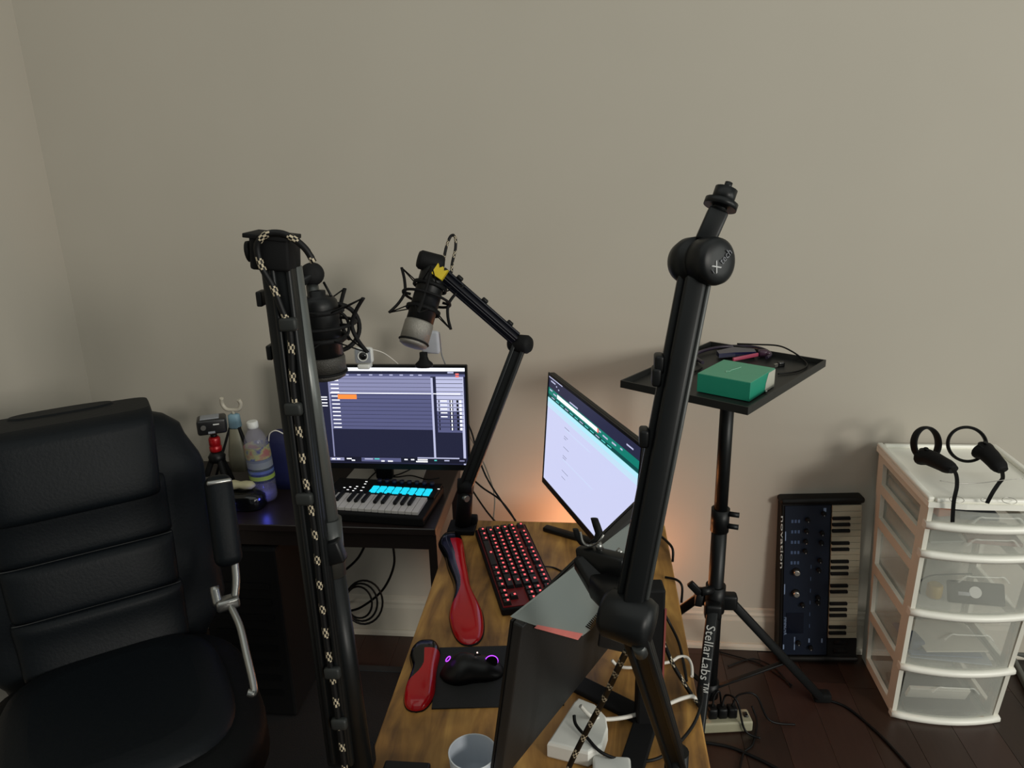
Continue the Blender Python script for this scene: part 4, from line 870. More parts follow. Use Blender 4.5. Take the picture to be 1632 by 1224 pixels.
# =================================================================== TRAY STAND
TZ = 1.04; pcx, pcy = .343, 1.862
tsd = thing('tray_stand', 'black tripod stand with a square tray beside the wood table', 'stand', T(pcx, pcy, 0))
cs = [PZ(x_, y_, TZ) for x_, y_ in ((1185, 650), (1318, 574), (1130, 544), (997, 605))]
cs[2].y = min(cs[2].y, 2.17)
e1_ = ((cs[1] - cs[0]) + (cs[2] - cs[3])) / 2; e2_ = ((cs[3] - cs[0]) + (cs[2] - cs[1])) / 2; tcn = sum(cs, Vector()) / 4
xd = e1_.normalized(); yd = Vector((-xd.y, xd.x, 0)); TW, TD = e1_.length, e2_.length
FTr = Matrix((xd, yd, Vector((0, 0, 1)))).transposed().to_4x4(); FTr.translation = Vector((tcn.x, tcn.y, TZ - .018))
M_tray = pm('tray_black', '161716', .5, c2='1b1c1b', scale=60)
b = MB(FTr); b.rbox((0, 0, .002), (TW, TD, .004), .001, seg=1, smooth=False); b.build('tray_floor', M_tray, tsd)
for c, d in (((0, TD / 2, .009), (TW + .004, .004, .018)), ((0, -TD / 2, .009), (TW + .004, .004, .018)), ((TW / 2, 0, .009), (.004, TD - .004, .018)), ((-TW / 2, 0, .009), (.004, TD - .004, .018))):
    b = MB(FTr); b.box(c, d); b.build('tray_rim', M_tray, tsd)
zt0 = TZ - .019
b = MB(); b.cyl((pcx, pcy, .62), (pcx, pcy, zt0 - .01), .0175, n=20); b.cyl((pcx, pcy, zt0 - .012), (pcx, pcy, zt0), .045, n=24); b.build('upper_pole', M_armm, tsd)
b = MB(); b.cyl((pcx, pcy, .075), (pcx, pcy, .64), .0205, n=20); b.build('lower_pole', M_armm, tsd)
b = MB(); b.cyl((pcx, pcy, .60), (pcx, pcy, .665), .024, n=20); b.cyl((pcx + .015, pcy - .01, .655), (pcx + .045, pcy - .018, .655), .007); b.cyl((pcx + .015, pcy - .01, .62), (pcx + .045, pcy - .018, .62), .007); b.build('height_collar', M_black, tsd)
hz = .375
b = MB(); b.cyl((pcx, pcy, hz - .02), (pcx, pcy, hz + .06), .027, n=20); b.build('hub', M_black, tsd)
b = MB(); b.cyl((pcx - .01, pcy - .015, hz + .055), (pcx - .045, pcy - .03, hz + .055), .012); b.bar((pcx - .045, pcy - .03, hz + .05), (pcx - .075, pcy - .035, hz + .085), .012, .02, (0, 1, 0), .003); b.bar((pcx - .045, pcy - .03, hz + .05), (pcx - .05, pcy - .035, hz + .015), .012, .02, (0, 1, 0), .003); b.build('hub_knob', M_black, tsd)
angs = (14.7, 134.7, 254.7)
for a in angs:
    ca, sa = math.cos(math.radians(a)), math.sin(math.radians(a)); F = frame((pcx + ca * .045, pcy + sa * .045, hz), (ca * .30, sa * .30, -hz + .015), (-sa, ca, 0))
    p0 = Vector((pcx + ca * .045, pcy + sa * .045, hz + .005)); p1 = Vector((pcx + ca * .345, pcy + sa * .345, .018)); L_ = (p1 - p0).length
    if a == 134.7: p1 = Vector((pcx + ca * .345, pcy + sa * .345, .018))
    b = MB(); b.bar(p0, p1, .031, .024, (-sa, ca, 0), .005); lg = b.build('leg', M_armm, tsd)
    b = MB(); b.rbox((pcx + ca * .040, pcy + sa * .040, hz + .005), (.045, .034, .045), .008, None, 3); b.build('leg_bracket', M_black, tsd)
    b = MB(); b.rbox((p1.x + ca * .008, p1.y + sa * .008, .017), (.05, .034, .030), .008, None, 3); b.build('foot', M_rubber, lg)
    b = MB(); b.bar(Vector((pcx + ca * .018, pcy + sa * .018, .10)), p0.lerp(p1, .62), .014, .006, (-sa, ca, 0), .001); b.build('brace', M_armm, tsd)
    if a == 254.7:
        up_ = (p1 - p0).normalized(); nrm = Vector((-sa, ca, 0)).cross(up_); nrm = nrm if nrm.dot(Vector((0, -1, .4))) > 0 else -nrm
        mid = p0.lerp(p1, .262) + nrm * .0125
        b = MB(); b.mat(pm('white_lettering', 'c4c4c0', .5)); FL = frame(mid, nrm, up_); b.text('StellarLabs™', .033, FL, .0004, sx=.98); b.build('lettering', None, lg)
b = MB(); b.cyl((pcx, pcy, .075), (pcx, pcy, .125), .026, n=20); b.build('lower_collar', M_black, tsd)
# green box on tray
gz = TZ - .0135
gc = [PZ(x_, y_, gz + .045) for x_, y_ in ((1196, 610), (1236, 588), (1153, 573), (1112, 596))]
gx = ((gc[1] - gc[0]) + (gc[2] - gc[3])) / 2; gy = ((gc[3] - gc[0]) + (gc[2] - gc[1])) / 2; gctr = sum(gc, Vector()) / 4
xg = gx.normalized(); yg = Vector((-xg.y, xg.x, 0)); FG = Matrix((xg, yg, Vector((0, 0, 1)))).transposed().to_4x4(); FG.translation = Vector((gctr.x, gctr.y, gz)); GW, GD, GH = gx.length, gy.length, .045
gbx = thing('green_box', 'small green cardboard box with a white end standing on the tray', 'box', FG)
b = MB(FG); b.rbox((0, 0, GH / 2 + .0008), (GW, GD, GH - .001), .0008, seg=1, smooth=False); b.build('carton', pm('green_card', '1c8a6e', .5, c2='1a8068', scale=20), gbx)
b = MB(FG); b.box((0, 0, GH + .0004), (GW - .001, GD - .001, .0012)); b.build('lid_top', pm('green_card_pale', '4f9c7c', .45, c2='4a9475'), gbx)
b = MB(FG); b.box((GW / 2 - .028, -GD / 2 + .0, GH / 2), (.0, .0, .0)) if False else None
b.prism([(.012, 0), (GW / 2 + .0006, 0), (GW / 2 + .0006, GH - .001), (.020, GH - .001)] if False else [(0, 0), (GW * .40, 0), (GW * .40, GH - .001), (GW * .08, GH - .001), (GW * .02, GH * .5)], 0, .0008, Matrix.Identity(4)) if False else None
# white end panel: wraps the right side (local -y face, +x end)
b.add([(GW * .10, -GD / 2 - .0006, .001), (GW / 2 + .0006, -GD / 2 - .0006, .001), (GW / 2 + .0006, -GD / 2 - .0006, GH - .001), (GW * .22, -GD / 2 - .0006, GH - .001), (GW * .13, -GD / 2 - .0006, GH * .5)], [(0, 1, 2, 3, 4)])
b.box((GW / 2 + .0008, 0, GH / 2), (.0006, GD - .001, GH - .002)); b.build('white_end', pm('white_card', 'b6b5a8', .5), gbx)
b = MB(FG); b.mat(pm('pale_lettering', '8fc0a8', .5)); b.tube([(-.028, .012, GH + .0016), (-.020, .017, GH + .0016), (-.014, .010, GH + .0016), (-.004, .011, GH + .0016), (.014, .006, GH + .0016), (.032, .003, GH + .0016)], .0007, 5, 6); b.build('lid_mark', None, gbx)
# pink & dark glasses-like headset band on tray
zt_ = TZ - .0135
hs = thing('headset', 'dark headset with a pink temple lying on the tray behind the green box', 'headset', T(PZ(1170, 565, zt_)))
b = MB(); b.tube([PZ(x_, y_, zt_ + .010) for x_, y_ in ((1120, 578), (1108, 568), (1118, 560), (1150, 553), (1190, 552), (1215, 556), (1228, 564), (1222, 570))], .0045, 8, 8); b.build('band', pm('dark_violet', '241a2e', .4), hs)
b = MB(); b.bar(PZ(1168, 573, zt_ + .012), PZ(1208, 565, zt_ + .012), .010, .006, (0, 0, 1), .002); b.build('pink_temple', pm('pink_plastic', 'a04058', .4), hs)
b = MB(); b.rbox(PZ(1216, 563, zt_ + .012), (.026, .02, .02), .006); b.rbox(PZ(1224, 565, zt_ + .010), (.014, .014, .018), .005); b.build('hinge_pod', pm('plum_plastic', '3a1f33', .35), hs)
b = MB(); R_ = [PZ(x_, y_, zt_ + .014) for x_, y_ in ((1142, 561), (1168, 555), (1202, 558), (1205, 563), (1172, 564), (1146, 566))]; b.rings([[Vector((p.x, p.y, zt_ + .006)) for p in R_], [Vector((p.x, p.y, zt_ + .018)) for p in R_]], True, None, False); b.build('lens', pm('dark_blue_lens', '14183a', .15), hs)
ad = thing('usb_adapter', 'tiny black adapter with a bright metal plug on the tray', 'adapter', T(PZ(1241, 583, zt_)))
b = MB(); b.bar(PZ(1239, 581, zt_ + .006), PZ(1250, 580, zt_ + .006), .014, .010, (0, 0, 1), .003); b.build('body', M_blackg, ad)
b = MB(); b.bar(PZ(1234, 583, zt_ + .006), PZ(1239, 581.5, zt_ + .006), .008, .005, (0, 0, 1)); b.build('plug', M_steel, ad)
cable('black_cable', [PZ(1175, 548, TZ + .004), PZ(1205, 549, TZ + .010), PZ(1240, 551, TZ + .016), PZ(1262, 560, TZ + .008), PZ(1280, 573, TZ - .006), PZ(1286, 583, zt_ + .004), PZ(1270, 592, zt_ + .003), PZ(1240, 596, zt_ + .003)], .0022, 'thin black cable looping over the back rim of the tray')
cable('black_cable', [PZ(1112, 575, zt_ + .004), PZ(1100, 583, zt_ + .004), PZ(1106, 592, zt_ + .004), PZ(1118, 586, zt_ + .004)], .003, 'short dark cable curled at the left of the green box on the tray')
b = MB(); b.rbox(PZ(1084, 588, zt_ + .016), (.05, .05, .028), .010, RZ(0)); b.build('black_pouch', M_blackm, label='small black pouch on the tray left of the green box', cat='pouch')
b = MB(); b.sphere(PZ(1221, 624, zt_ + .004), .0035, 10); b.build('metal_stud', M_steel, label='tiny shiny metal stud on the tray before the green box', cat='stud')

# =================================================================== SYNTHESIZER STANDING AGAINST THE WALL
s0 = PZ(1243, 1062, 0); s1 = PZ(1352, 1066, 0)
SL, SWd, STh = .545, .235, .062
sx_l = .600
# local: x right, y up along instrument, z out toward room ; leaning on the wall
lean = math.atan2(.045, SL)
ox = Vector((sx_l, 2.125 + .0, .004)); upS = Vector((-.045, math.sin(lean), math.cos(lean))).normalized(); xS = Vector((1, 0, 0)); xS = (xS - upS * xS.dot(upS)).normalized(); zS = xS.cross(upS)
FS = Matrix((xS, upS, zS)).transposed().to_4x4(); FS.translation = ox
syn = thing('synthesizer', 'dark blue synthesizer standing on end against the wall by the drawers', 'synthesizer', FS)
M_blue = pm('synth_blue', '101a2b', .45, c2='0e1727', scale=14, spec=.3); M_syk = pm('synth_black', '0d0c0a', .5, spec=.25)
b = MB(FS); b.rbox((SWd / 2, SL / 2, -STh / 2), (SWd, SL - .03, STh), .006, seg=2, smooth=False); b.build('chassis', M_syk, syn)
for yy in (.008, SL - .008):
    b = MB(FS); b.rbox((SWd / 2 + .002, yy, -STh / 2 + .004), (SWd + .010, .020, STh + .014), .009, None, 3); b.build('end_cheek', M_syk, syn)
PWd = .138
b = MB(FS); b.box((PWd / 2 + .009, SL / 2, .0015), (PWd - .006, SL - .045, .004)); b.build('control_panel', M_blue, syn)
kbase, ktop = .082, SL - .022
nk = 22; kpw = (ktop - kbase) / nk
kx0 = PWd + .010; kx1 = SWd - .002
b = MB(FS); b.box(((kx0 + SWd) / 2, .048, .0015), (SWd - kx0, .06, .004)); b.build('wheel_panel', M_syk, syn)
proto = None
for i in range(nk):
    Y = kbase + (i + .5) * kpw
    if proto is None:
        b = MB(WM[syn.name]); b.rbox((0, 0, 0), (kx1 - kx0, kpw - .0010, .010), .0008, seg=1, smooth=False); proto = b.build('white_key', pm('aged_white_key', 'a89f8a', .4), syn); proto.matrix_local = T((kx0 + kx1) / 2, Y, .002)
    else: copy_part(proto, T((kx0 + kx1) / 2, Y, .002))
proto = None
for i in range(nk - 1):
    if i % 7 in (0, 1, 3, 4, 5):
        Y = kbase + (i + 1) * kpw
        if proto is None:
            b = MB(WM[syn.name]); b.rbox((0, 0, 0), (.052, .0095, .009), .0015, seg=1, smooth=False); proto = b.build('black_key', M_blackm, syn); proto.matrix_local = T(kx0 + .026, Y, .010)
        else: copy_part(proto, T(kx0 + .026, Y, .010))
# knobs: panel coordinate from photo fractions (u across 0..1 of panel, v down 0..1)
def SP(u_, v_, z=.004): return Vector((.006 + u_ * PWd, (SL - .022) - v_ * (SL - .045), z))
for u_, v_ in ((.52, .09), (.50, .165), (.49, .235), (.48, .30), (.85, .05), (.83, .18), (.82, .245), (.80, .365), (.78, .43), (.78, .62), (.78, .655), (.45, .67), (.38, .94), (.65, .975)):
    b = MB(FS); P = SP(u_, v_ * .97); b.mat(M_blackm).lathe([(.0068, 0), (.0062, .011), (.005, .0115)], T(P), 16); b.mat(pm('pale_dot', 'c8c8c4', .5)).box((P.x, P.y - .0045, P.z + .0115), (.0012, .003, .0012)) ; b.build('small_knob', None, syn)
for v_ in (.43, .573):
    b = MB(FS); P = SP(.30, v_); b.mat(M_blackm).lathe([(.0125, 0), (.0115, .004)], T(P), 24); b.mat(M_steel).lathe([(.0098, .004), (.0092, .015), (.007, .016)], T(P), 24); b.build('large_knob', None, syn)
b = MB(FS); P = SP(.30, .78); b.box((P.x, P.y, .0042), (.052, .070, .002)); b.build('lcd_window', pm('lcd_dark', '0c1220', .2), syn)
b = MB(FS); b.mat(pm('synth_print', '7f93b4', .6))
for u_, v_, w_, h_ in ((.88, .03, .008, .012), (.06, .20, .003, .030), (.06, .56, .003, .034), (.06, .965, .004, .016), (.30, .94, .003, .045), (.62, .92, .004, .014), (.90, .92, .004, .014)):
    P = SP(u_, v_ * .98); b.box((P.x, P.y, .0040), (w_, h_, .001))
b.mat(pm('synth_print_dim', '43587c', .6))
for k in range(5): 
    for q_ in range(3): P = SP(.20 + q_ * .07, .10 + k * .068); b.box((P.x, P.y, .0040), (.006, .010, .0008))
for k in range(6): P = SP(.62, .40 + k * .08); b.box((P.x, P.y, .0040), (.002, .012, .0008))
FTx = T(SP(.09, .80, .0042)) @ RZ(-90); b.mat(pm('synth_print', '7f93b4')); b.text('MININOVA', .0125, FTx, .0004)
b.mat(pm('white_lettering', 'c4c4c0', .5)); FTs = frame((.0045, SL * .74, .0004), (0, 0, 1), (0, -1, 0)); b.text('novation', .012, FTs, .0006, sx=4.2); b.build('printed_marks', None, syn, kind='stuff')
for yy in (.035, .065):
    b = MB(FS); b.cyl((kx0 + .018, yy, -.002), (kx0 + .060, yy, -.002), .010, n=18); b.build('wheel', M_rubber, syn)

# =================================================================== DRAWER TOWER
M_frame = pm('tower_frame_plastic', 'e2dfd3', .45, c2='dcd9cd', scale=20, alpha=.95)
M_lip = pm('tower_lip_plastic', 'efede3', .38, c2='e9e7dd', scale=20)
M_clear = pm('drawer_clear_plastic', 'eceee4', .25, alpha=.22, scale=20)
ZD = .725
dw = thing('drawer_tower', 'white plastic drawer tower with five clear drawers against the wall', 'drawers', T(1.0, 2.03, 0))
xl = lambda z: .866 - .022 * z / ZD; xr = lambda z: 1.150 + .012 * z / ZD; yf = lambda z: 1.905 - .080 * z / ZD; ybk = lambda z: 2.160 + .022 * z / ZD
def hexa(b, x0, x1, y0, y1, z0, z1):     # tapered block, x/y given as functions of z
    vs = [(x0(z0), y0(z0), z0), (x1(z0), y0(z0), z0), (x1(z0), y1(z0), z0), (x0(z0), y1(z0), z0), (x0(z1), y0(z1), z1), (x1(z1), y0(z1), z1), (x1(z1), y1(z1), z1), (x0(z1), y1(z1), z1)]
    b.add(vs, [(3, 2, 1, 0), (4, 5, 6, 7), (0, 1, 5, 4), (1, 2, 6, 5), (2, 3, 7, 6), (3, 0, 4, 7)])
pw_ = .045; th_ = .012
for sgn in (0, 1):
    X0 = (lambda z: xl(z)) if sgn == 0 else (lambda z: xr(z) - th_); X1 = (lambda z: xl(z) + th_) if sgn == 0 else (lambda z: xr(z))
    b = MB(); hexa(b, X0, X1, yf, lambda z: yf(z) + pw_, .002, ZD - .022); b.build('front_post', M_frame, dw)
    b = MB(); hexa(b, X0, X1, lambda z: ybk(z) - pw_ * .9, ybk, .002, ZD - .022); b.build('rear_post', M_frame, dw)
    for z0, z1 in ((.002, .030), (.165, .195), (.325, .358), (.480, .510), (.585, .615), (.680, ZD - .022)):
        b = MB(); hexa(b, X0, X1, lambda z: yf(z) + pw_, lambda z: ybk(z) - pw_ * .9, z0, z1); b.build('side_rail', M_frame, dw)
b = MB(); hexa(b, xl, xr, lambda z: ybk(z) - .004, ybk, .03, ZD - .03); b.build('back_panel', M_clear, dw)
b = MB(); b.prism([(xl(ZD) - .006, yf(ZD) - .008), (xl(ZD) + .08, yf(ZD) - .018), (xr(ZD) - .08, yf(ZD) - .018), (xr(ZD) + .006, yf(ZD) - .008), (xr(ZD) + .006, ybk(ZD)), (xl(ZD) - .006, ybk(ZD))], ZD - .022, ZD - .008); b.build('top_panel', M_lip, dw)
for c, d in (((xl(ZD) + .002, (yf(ZD) + ybk(ZD)) / 2, ZD - .003), (.016, ybk(ZD) - yf(ZD) + .006, .012)), ((xr(ZD) - .002, (yf(ZD) + ybk(ZD)) / 2, ZD - .003), (.016, ybk(ZD) - yf(ZD) + .006, .012)), ((1.0, ybk(ZD) - .008, ZD - .003), (.29, .014, .012)), ((1.0, yf(ZD) - .004, ZD - .003), (.29, .014, .012))):
    b = MB(); b.rbox(c, d, .004); b.build('top_rim', M_lip, dw)
yfp = 1.86
lips = []
for py_ in (836, 882, 976, 1064, 1148):
    z = .5
    for _ in range(5): z = PY(1480, py_, yf(z) - .005).z
    lips.append(z)
lips[-1] = max(lips[-1], .010)
tops = [ZD - .030] + [z - .012 for z in lips[:-1]]
def bow(zv, x0, x1, off, n=12, bulge=.022): return [(x0 + (x1 - x0) * i / n, yf(zv) - off - bulge * (1 - (2 * i / n - 1) ** 2), zv) for i in range(n + 1)]
for zt2, zb in zip(tops, lips):
    X0, X1 = xl(zb) + .014, xr(zb) - .014
    fr_o = [bow(z, X0, X1, 0) for z in (zb - .008, zt2)]; fr_i = [bow(z, X0, X1, -.003) for z in (zb - .008, zt2)]
    b = MB(); n = 13; vs = fr_o[0] + fr_o[1] + fr_i[0] + fr_i[1]; fs = []
    for i in range(12): fs += [(i, i + 1, n + i + 1, n + i), (2 * n + i + 1, 2 * n + i, 3 * n + i, 3 * n + i + 1)]
    b.add(vs, fs, None, True)
    b.box(((X0 + X1) / 2, (yf(zb) + 2.14) / 2, zb - .004), (X1 - X0, 2.14 - yf(zb), .003)); b.box((X0 + .002, (yf(zb) + 2.14) / 2, (zb + zt2) / 2), (.003, 2.14 - yf(zb) - .01, (zt2 - zb))); b.box((X1 - .002, (yf(zb) + 2.14) / 2, (zb + zt2) / 2), (.003, 2.14 - yf(zb) - .01, (zt2 - zb)))
    dr = b.build('drawer', M_clear, dw)
    b = MB(); A = []
    for z_, o_ in ((zb - .012, .006), (zb - .004, .012), (zb + .006, .010), (zb + .008, .002)): A.append(bow(z_, xl(zb) - .004, xr(zb) + .004, o_, 12, .024))
    bk_ = [(p[0], p[1] + .02, p[2]) for p in A[0]]
    rr_ = []
    for i in range(13): rr_.append([A[0][i], A[1][i], A[2][i], A[3][i], (A[3][i][0], A[3][i][1] + .014, A[3][i][2]), (A[0][i][0], A[0][i][1] + .018, A[0][i][2])])
    b.rings(rr_); b.build('lip', M_lip, dr)
    b = MB(); zc3 = zt2 - (zt2 - zb) * .25; hw_ = .062; xm = (X0 + X1) / 2; pts = []
    for k in range(9):
        t = k / 8; X = xm - hw_ + 2 * hw_ * t; pts.append((X, yf(zc3) - .025 - .020 * 0, zc3 - (.018 if k in (0, 8) else 0)))
    b.tube(pts, .0028, 6, 4); b.build('handle_arch', M_clear, dr)
# contents
def content(name, label, cat, c, d, mat, rz=0, r=.002):
    b = MB(T(c) @ RZ(rz)); b.rbox((0, 0, d[2] / 2), d, r, None, 2, False); return b.build(name, mat, label=label, cat=cat)
M_paper = pm('paper_white', 'cfccc0', .7)
z5 = lips[4] + .0
content('folded_cloth', 'dark folded cloth with tan edge in the bottom drawer', 'cloth', (1.0, 1.98, z5 - .002), (.20, .16, .022), pm('dark_cloth', '33302e', .8), 0, .006)
b = MB(); b.tube([(.895, 1.895, z5 + .004), (.95, 1.892, z5 + .002), (1.04, 1.892, z5 + .004), (1.11, 1.896, z5 + .006)], .0028, 6); b.build('tan_strap', pm('tan_edge', '9a7850', .7), label='tan strap along the front of the bottom drawer', cat='strap')
b = MB(T(1.0, 1.955, z5 + .0205) @ RX(25)); b.rbox((0, 0, .025), (.165, .012, .05), .002); b.build('white_carton', M_paper, label='long white carton in the bottom drawer', cat='box')
z4 = lips[3]
for k, (c_, lb) in enumerate((('bcb8ab', 'white paper sheet topmost in the fourth drawer'), ('50617d', 'blue grey folder under the papers in the fourth drawer'), ('8d96a0', 'pale folded paper low in the fourth drawer'))):
    content('paper_sheet' if k != 1 else 'folder', lb, 'paper', (1.01 - .02 * (k == 1), 1.98, z4 + .034 - .016 * k), (.17 + .02 * k, .15, .004), pm('paper_%d' % k, c_, .7), 4 - 5 * k)
b = MB(T(.915, 1.955, z4 - .002) @ RZ(10)); b.rbox((0, 0, .025), (.045, .06, .05), .01); b.build('blue_pouch', pm('navy_cloth', '28364f', .7), label='dark blue pouch at the left of the fourth drawer', cat='pouch')
z3 = lips[2]
dsk = thing('disk_drive', 'black external drive with a round white sticker in the third drawer', 'drive', T(1.035, 1.94, z3))
FD = T(1.04, 1.905, z3 - .001) @ RZ(-6) @ RX(-30)
b = MB(FD); b.rbox((0, 0, .030), (.14, .020, .060), .006); b.build('case', M_blackm, dsk)
b = MB(FD); b.cyl((-.004, -.0105, .032), (-.004, -.0115, .032), .0155, n=24); b.build('sticker', M_white, dsk)
b = MB(FD); b.rbox((-.032, -.0108, .026), (.030, .0015, .010), .0006, RY(0)); b.build('label_plate', M_grey, dsk)
b = MB(T(.945, 1.94, z3 - .001)); b.lathe([(.018, 0), (.020, .004), (.020, .034), (.016, .038)], None, 20); b.build('yellow_spool', pm('ochre_plastic', '9a8030', .5), label='yellow banded spool in the third drawer', cat='spool')
cable('cable', [(.905, 1.93, z3 + .01), (.90, 1.94, z3 + .035), (.93, 1.95, z3 + .055), (.98, 1.95, z3 + .062), (1.04, 1.95, z3 + .066)], .002, 'thin black cable looping inside the third drawer')
z2 = lips[1]
content('pink_booklet', 'pale pink booklet lying in the second drawer', 'booklet', (1.06, 1.95, z2 - .001), (.13, .12, .010), pm('pink_paper', 'a07f76', .6), -8)
content('grey_sheet', 'grey paper sheet lying in the second drawer', 'paper', (.93, 1.96, z2 - .001), (.09, .13, .006), pm('grey_paper', '8c9088', .6), 5)
z1 = lips[0]
content('orange_card', 'orange card box at the left of the top drawer', 'box', (.905, 1.90, z1 - .001), (.035, .05, .030), pm('orange_card', 'a8603e', .6), 8)
content('dark_pouch', 'slate pouch lying in the top drawer', 'pouch', (.985, 1.90, z1 - .001), (.10, .09, .018), pm('slate_cloth', '4a5058', .7), -4, .006)

# =================================================================== VR CONTROLLERS on the drawer tower
def controller(label, ring_c, ring_n, R_, gripA, gripB, strap, hint, sxr=.85):
    root = thing('ring_controller', label, 'controller', T(ring_c.x, ring_c.y, ZD), 'ring controllers on the drawer tower')
    b = MB(); F = frame(ring_c, ring_n, hint); n = 44; rr = []
    for i in range(n):
        a = 2 * PI * i / n; rad = Vector((math.cos(a) * sxr, math.sin(a), 0)); wdt = .0120; tk = .0040
        c = Vector((R_ * rad.x, R_ * rad.y, 0)); rr.append([F @ (c + rad * tk * math.cos(2 * PI * k / 10) + Vector((0, 0, wdt * math.sin(2 * PI * k / 10)))) for k in range(10)])
    b.rings(rr, False, None, True, True); b.build('tracking_ring', M_blackm, root)
    b = MB(); P = smooth_path([gripA, gripA.lerp(gripB, .3) + Vector((0, 0, .006)), gripA.lerp(gripB, .65) + Vector((0, 0, .004)), gripB], 5); L_ = len(P); rr = []
    for i, p in enumerate(P):
        t = i / (L_ - 1); Fr = frame(p, (P[min(i + 1, L_ - 1)] - P[max(i - 1, 0)]), hint); r1, r2 = hermite([(0, .012), (.12, .026), (.35, .020), (.8, .0175), (1, .012)], t) * 1.2, 1.15 * hermite([(0, .010), (.12, .019), (.35, .017), (.8, .015), (1, .008)], t)
        rr.append([Fr @ Vector((r1 * math.cos(2 * PI * k / 16), r2 * math.sin(2 * PI * k / 16), 0)) for k in range(16)])
    b.rings(rr); b.build('grip', M_blackm, root)
    b = MB(); Fp = frame(gripA.lerp(gripB, .12) + Vector((0, -.004, .018)), (0, -.2, 1), hint); b.lathe([(.016, 0), (.016, .003), (.006, .0035)], Fp, 20); b.lathe([(.004, .003), (.0035, .009), (.006, .010), (.006, .012)], Fp, 14); b.build('thumbstick', M_black, root)
    b = MB(); S = smooth_path(strap, 8); rr = []
    for i, p in enumerate(S):
        Fr = frame(p, S[min(i + 1, len(S) - 1)] - S[max(i - 1, 0)], (1, -.15, 0)); rr.append([Fr @ Vector((x_, y_, 0)) for x_, y_ in ((-.0045, -.0012), (.0045, -.0012), (.0045, .0012), (-.0045, .0012))])
    b.rings(rr, True, None, False); b.build('wrist_strap', M_rubber, root)
    return root
ytop = lambda px, py, dz=.0: PZ(px, py, ZD + dz)
r1c = PY(1477, 708, 2.02); 
controller('black ring controller at the left of the drawer tower top, long strap hanging', PY(1476, 707, 2.00), (.35, -.80, .25), .043, PY(1466, 727, 1.99), PY(1520, 749, 1.885), [PY(1518, 746, 1.88), PY(1524, 757, 1.835), PY(1525, 775, 1.795), PY(1520, 800, 1.79), PY(1518, 832, 1.795)], (1, 0, 0.2), .95)
controller('black ring controller at the right of the drawer tower top, doubled strap', PY(1541, 708, 1.99), (-.18, -.85, .35), .045, PY(1562, 716, 1.97), PY(1598, 750, 1.885), [PY(1597, 750, 1.88), PY(1598, 762, 1.83), PY(1592, 770, 1.80), PY(1582, 785, 1.79), PY(1573, 802, 1.792)], (1, 0, 0.2), 1.0)
# wire-frame glasses at the front rim
gl = thing('wire_glasses', 'thin wire framed glasses lying on the front rim of the drawer tower', 'glasses', T(PY(1560, 765, 1.80)))
for cx_ in (1530, 1575, 1615):
    b = MB(); c = PY(cx_, 765, 1.806); b.torus(frame(Vector((c.x, c.y, ZD + .006)), (0, -.35, 1), (1, 0, 0)), .011 if cx_ != 1575 else .006, .0007, 24, 5, 1.5); b.build('wire_rim', M_steel, gl)
b = MB(); b.tube([PY(1498, 766, 1.806), PY(1525, 770, 1.803), PY(1560, 770, 1.803), PY(1600, 765, 1.80), PY(1630, 763, 1.80)], .0009, 5); b.build('wire_temple', M_steel, gl)

# =================================================================== POWER STRIP AND FLOOR CABLES
sa_, sb_ = PZ(1112, 1122, .035), PZ(1198, 1126, .035)
q1 = PZ(1120, 1146, .04); q2 = PZ(1197, 1142, .04); dS = (q2 - q1); dS.z = 0; ln = .30; dS.normalize(); cS = q2 - dS * ln / 2; FP = frame_pts(Vector((cS.x, cS.y + .01, .001)), Vector((cS.x, cS.y + .01, .001)) + dS, None)
ps = thing('power_strip', 'cream power strip on the floor right of the wood table', 'power strip', FP)
b = MB(FP); b.rbox((0, 0, .019), (ln, .055, .034), .006, None, 3, False); b.build('housing', pm('cream_plastic', '9c9880', .5), ps)
b = MB(FP)
for k in range(6):
    X = -ln / 2 + .045 + k * .042
    for y_ in (-.006, .006): b.box((X, y_, .0366), (.008, .0022, .0008))
b.build('sockets', M_rubber, ps)
b = MB(FP); b.rbox((ln / 2 - .014, 0, .038), (.012, .018, .006), .002); b.build('switch', M_blackg, ps)
for k, X in enumerate((.040, .068, .096)):
    pg = MB(FP); pg.rbox((X, 0, .054), (.026, .030, .032), .005, None, 2); o = pg.build('plug', M_black, None, 'black plug in the cream power strip, %s of three' % ('leftmost', 'middle', 'rightmost')[k], 'plug', 'plugs in the power strip')
    s1_ = FP @ Vector((X, 0, .070)); e_ = [(.03, .03), (.05, -.03), (.09, .01)][k]
    cable('plug_cable', [s1_, s1_ + Vector((e_[0] * .2, .01, .03)), s1_ + Vector((e_[0] * .7, e_[1] * .6, .035)), Vector((s1_.x + e_[0] * 1.2, s1_.y + e_[1], .02)), Vector((s1_.x + e_[0] * 2, s1_.y + e_[1] * 1.4, .006))], .003, 'black cord rising from the %s plug of the power strip' % ('leftmost', 'middle', 'rightmost')[k])
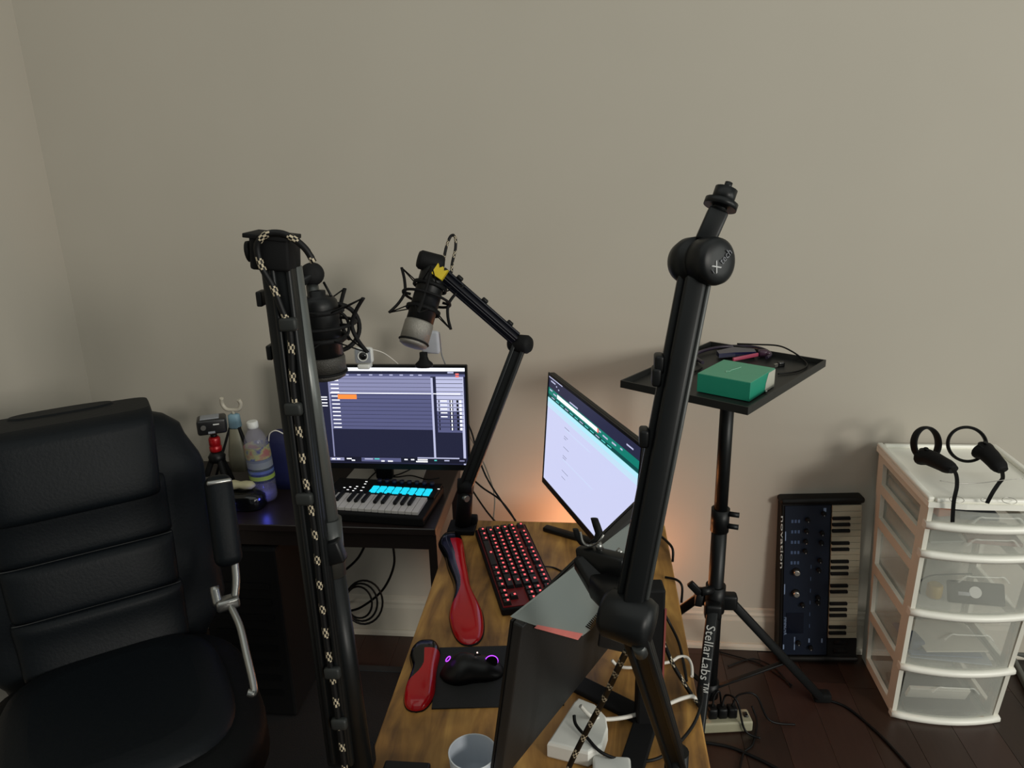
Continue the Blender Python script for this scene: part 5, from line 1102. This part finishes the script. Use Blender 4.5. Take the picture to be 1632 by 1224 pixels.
cable('floor_cable', [PZ(1198, 1125, .03), PZ(1206, 1150, .006), PZ(1200, 1185, .004), PZ(1185, 1200, .004), PZ(1178, 1230, .004)], .003, 'black cord curving from the power strip toward the bottom edge')
cable('floor_cable', [PZ(1300, 1112, .006), PZ(1345, 1125, .004), PZ(1390, 1160, .004), PZ(1425, 1195, .004), PZ(1460, 1235, .004)], .0038, 'black cord running from the stand foot across the floor, right')
cable('floor_cable', [PZ(1100, 1180, .004), PZ(1160, 1190, .004), PZ(1205, 1208, .004), PZ(1240, 1226, .004)], .0045, 'thick black cord on the floor below the power strip')
cable('floor_cable', [PZ(1120, 1032, .004), PZ(1170, 1045, .004), PZ(1215, 1060, .004), PZ(1262, 1092, .004)], .0022, 'thin dark cord on the floor between the stand legs, upper')
cable('floor_cable', [PZ(1160, 1062, .004), PZ(1200, 1050, .004), PZ(1235, 1065, .004), PZ(1260, 1095, .004)], .0022, 'thin dark cord on the floor between the stand legs, lower')
# grey framed tray at right edge
ft = thing('floor_frame', 'grey edged shallow tray on the floor right of the drawer tower', 'tray', T(PZ(1640, 1080, 0)))
P0, P1 = PZ(1607, 1043, .012), PZ(1632, 1092, .012); dd = (P1 - P0); dd.z = 0; Lf = dd.length * 2.1; dd.normalize(); sdv = Vector((-dd.y, dd.x, 0)); sdv = sdv if sdv.x > 0 else -sdv
Ff = Matrix((sdv, -dd if sdv.cross(-dd).z > 0 else dd, Vector((0, 0, 1)))).transposed().to_4x4(); Ff.translation = Vector((P0.x, P0.y, .001)); yy_ = -1 if Ff.col[1].xyz.dot(dd) < 0 else 1
b = MB(Ff); b.box((.14, yy_ * Lf / 2, .003), (.27, Lf, .005)); b.build('tray_floor', pm('tray_brown', '1c1512', .4), ft)
b = MB(Ff)
for c, d in (((.006, yy_ * Lf / 2, .012), (.014, Lf + .01, .022)), ((.275, yy_ * Lf / 2, .012), (.014, Lf + .01, .022)), ((.14, 0, .012), (.27, .014, .022)), ((.14, yy_ * Lf, .012), (.27, .014, .022))): b.rbox(c, d, .004)
b.build('rim', pm('grey_rim', '5a5b56', .4), ft)
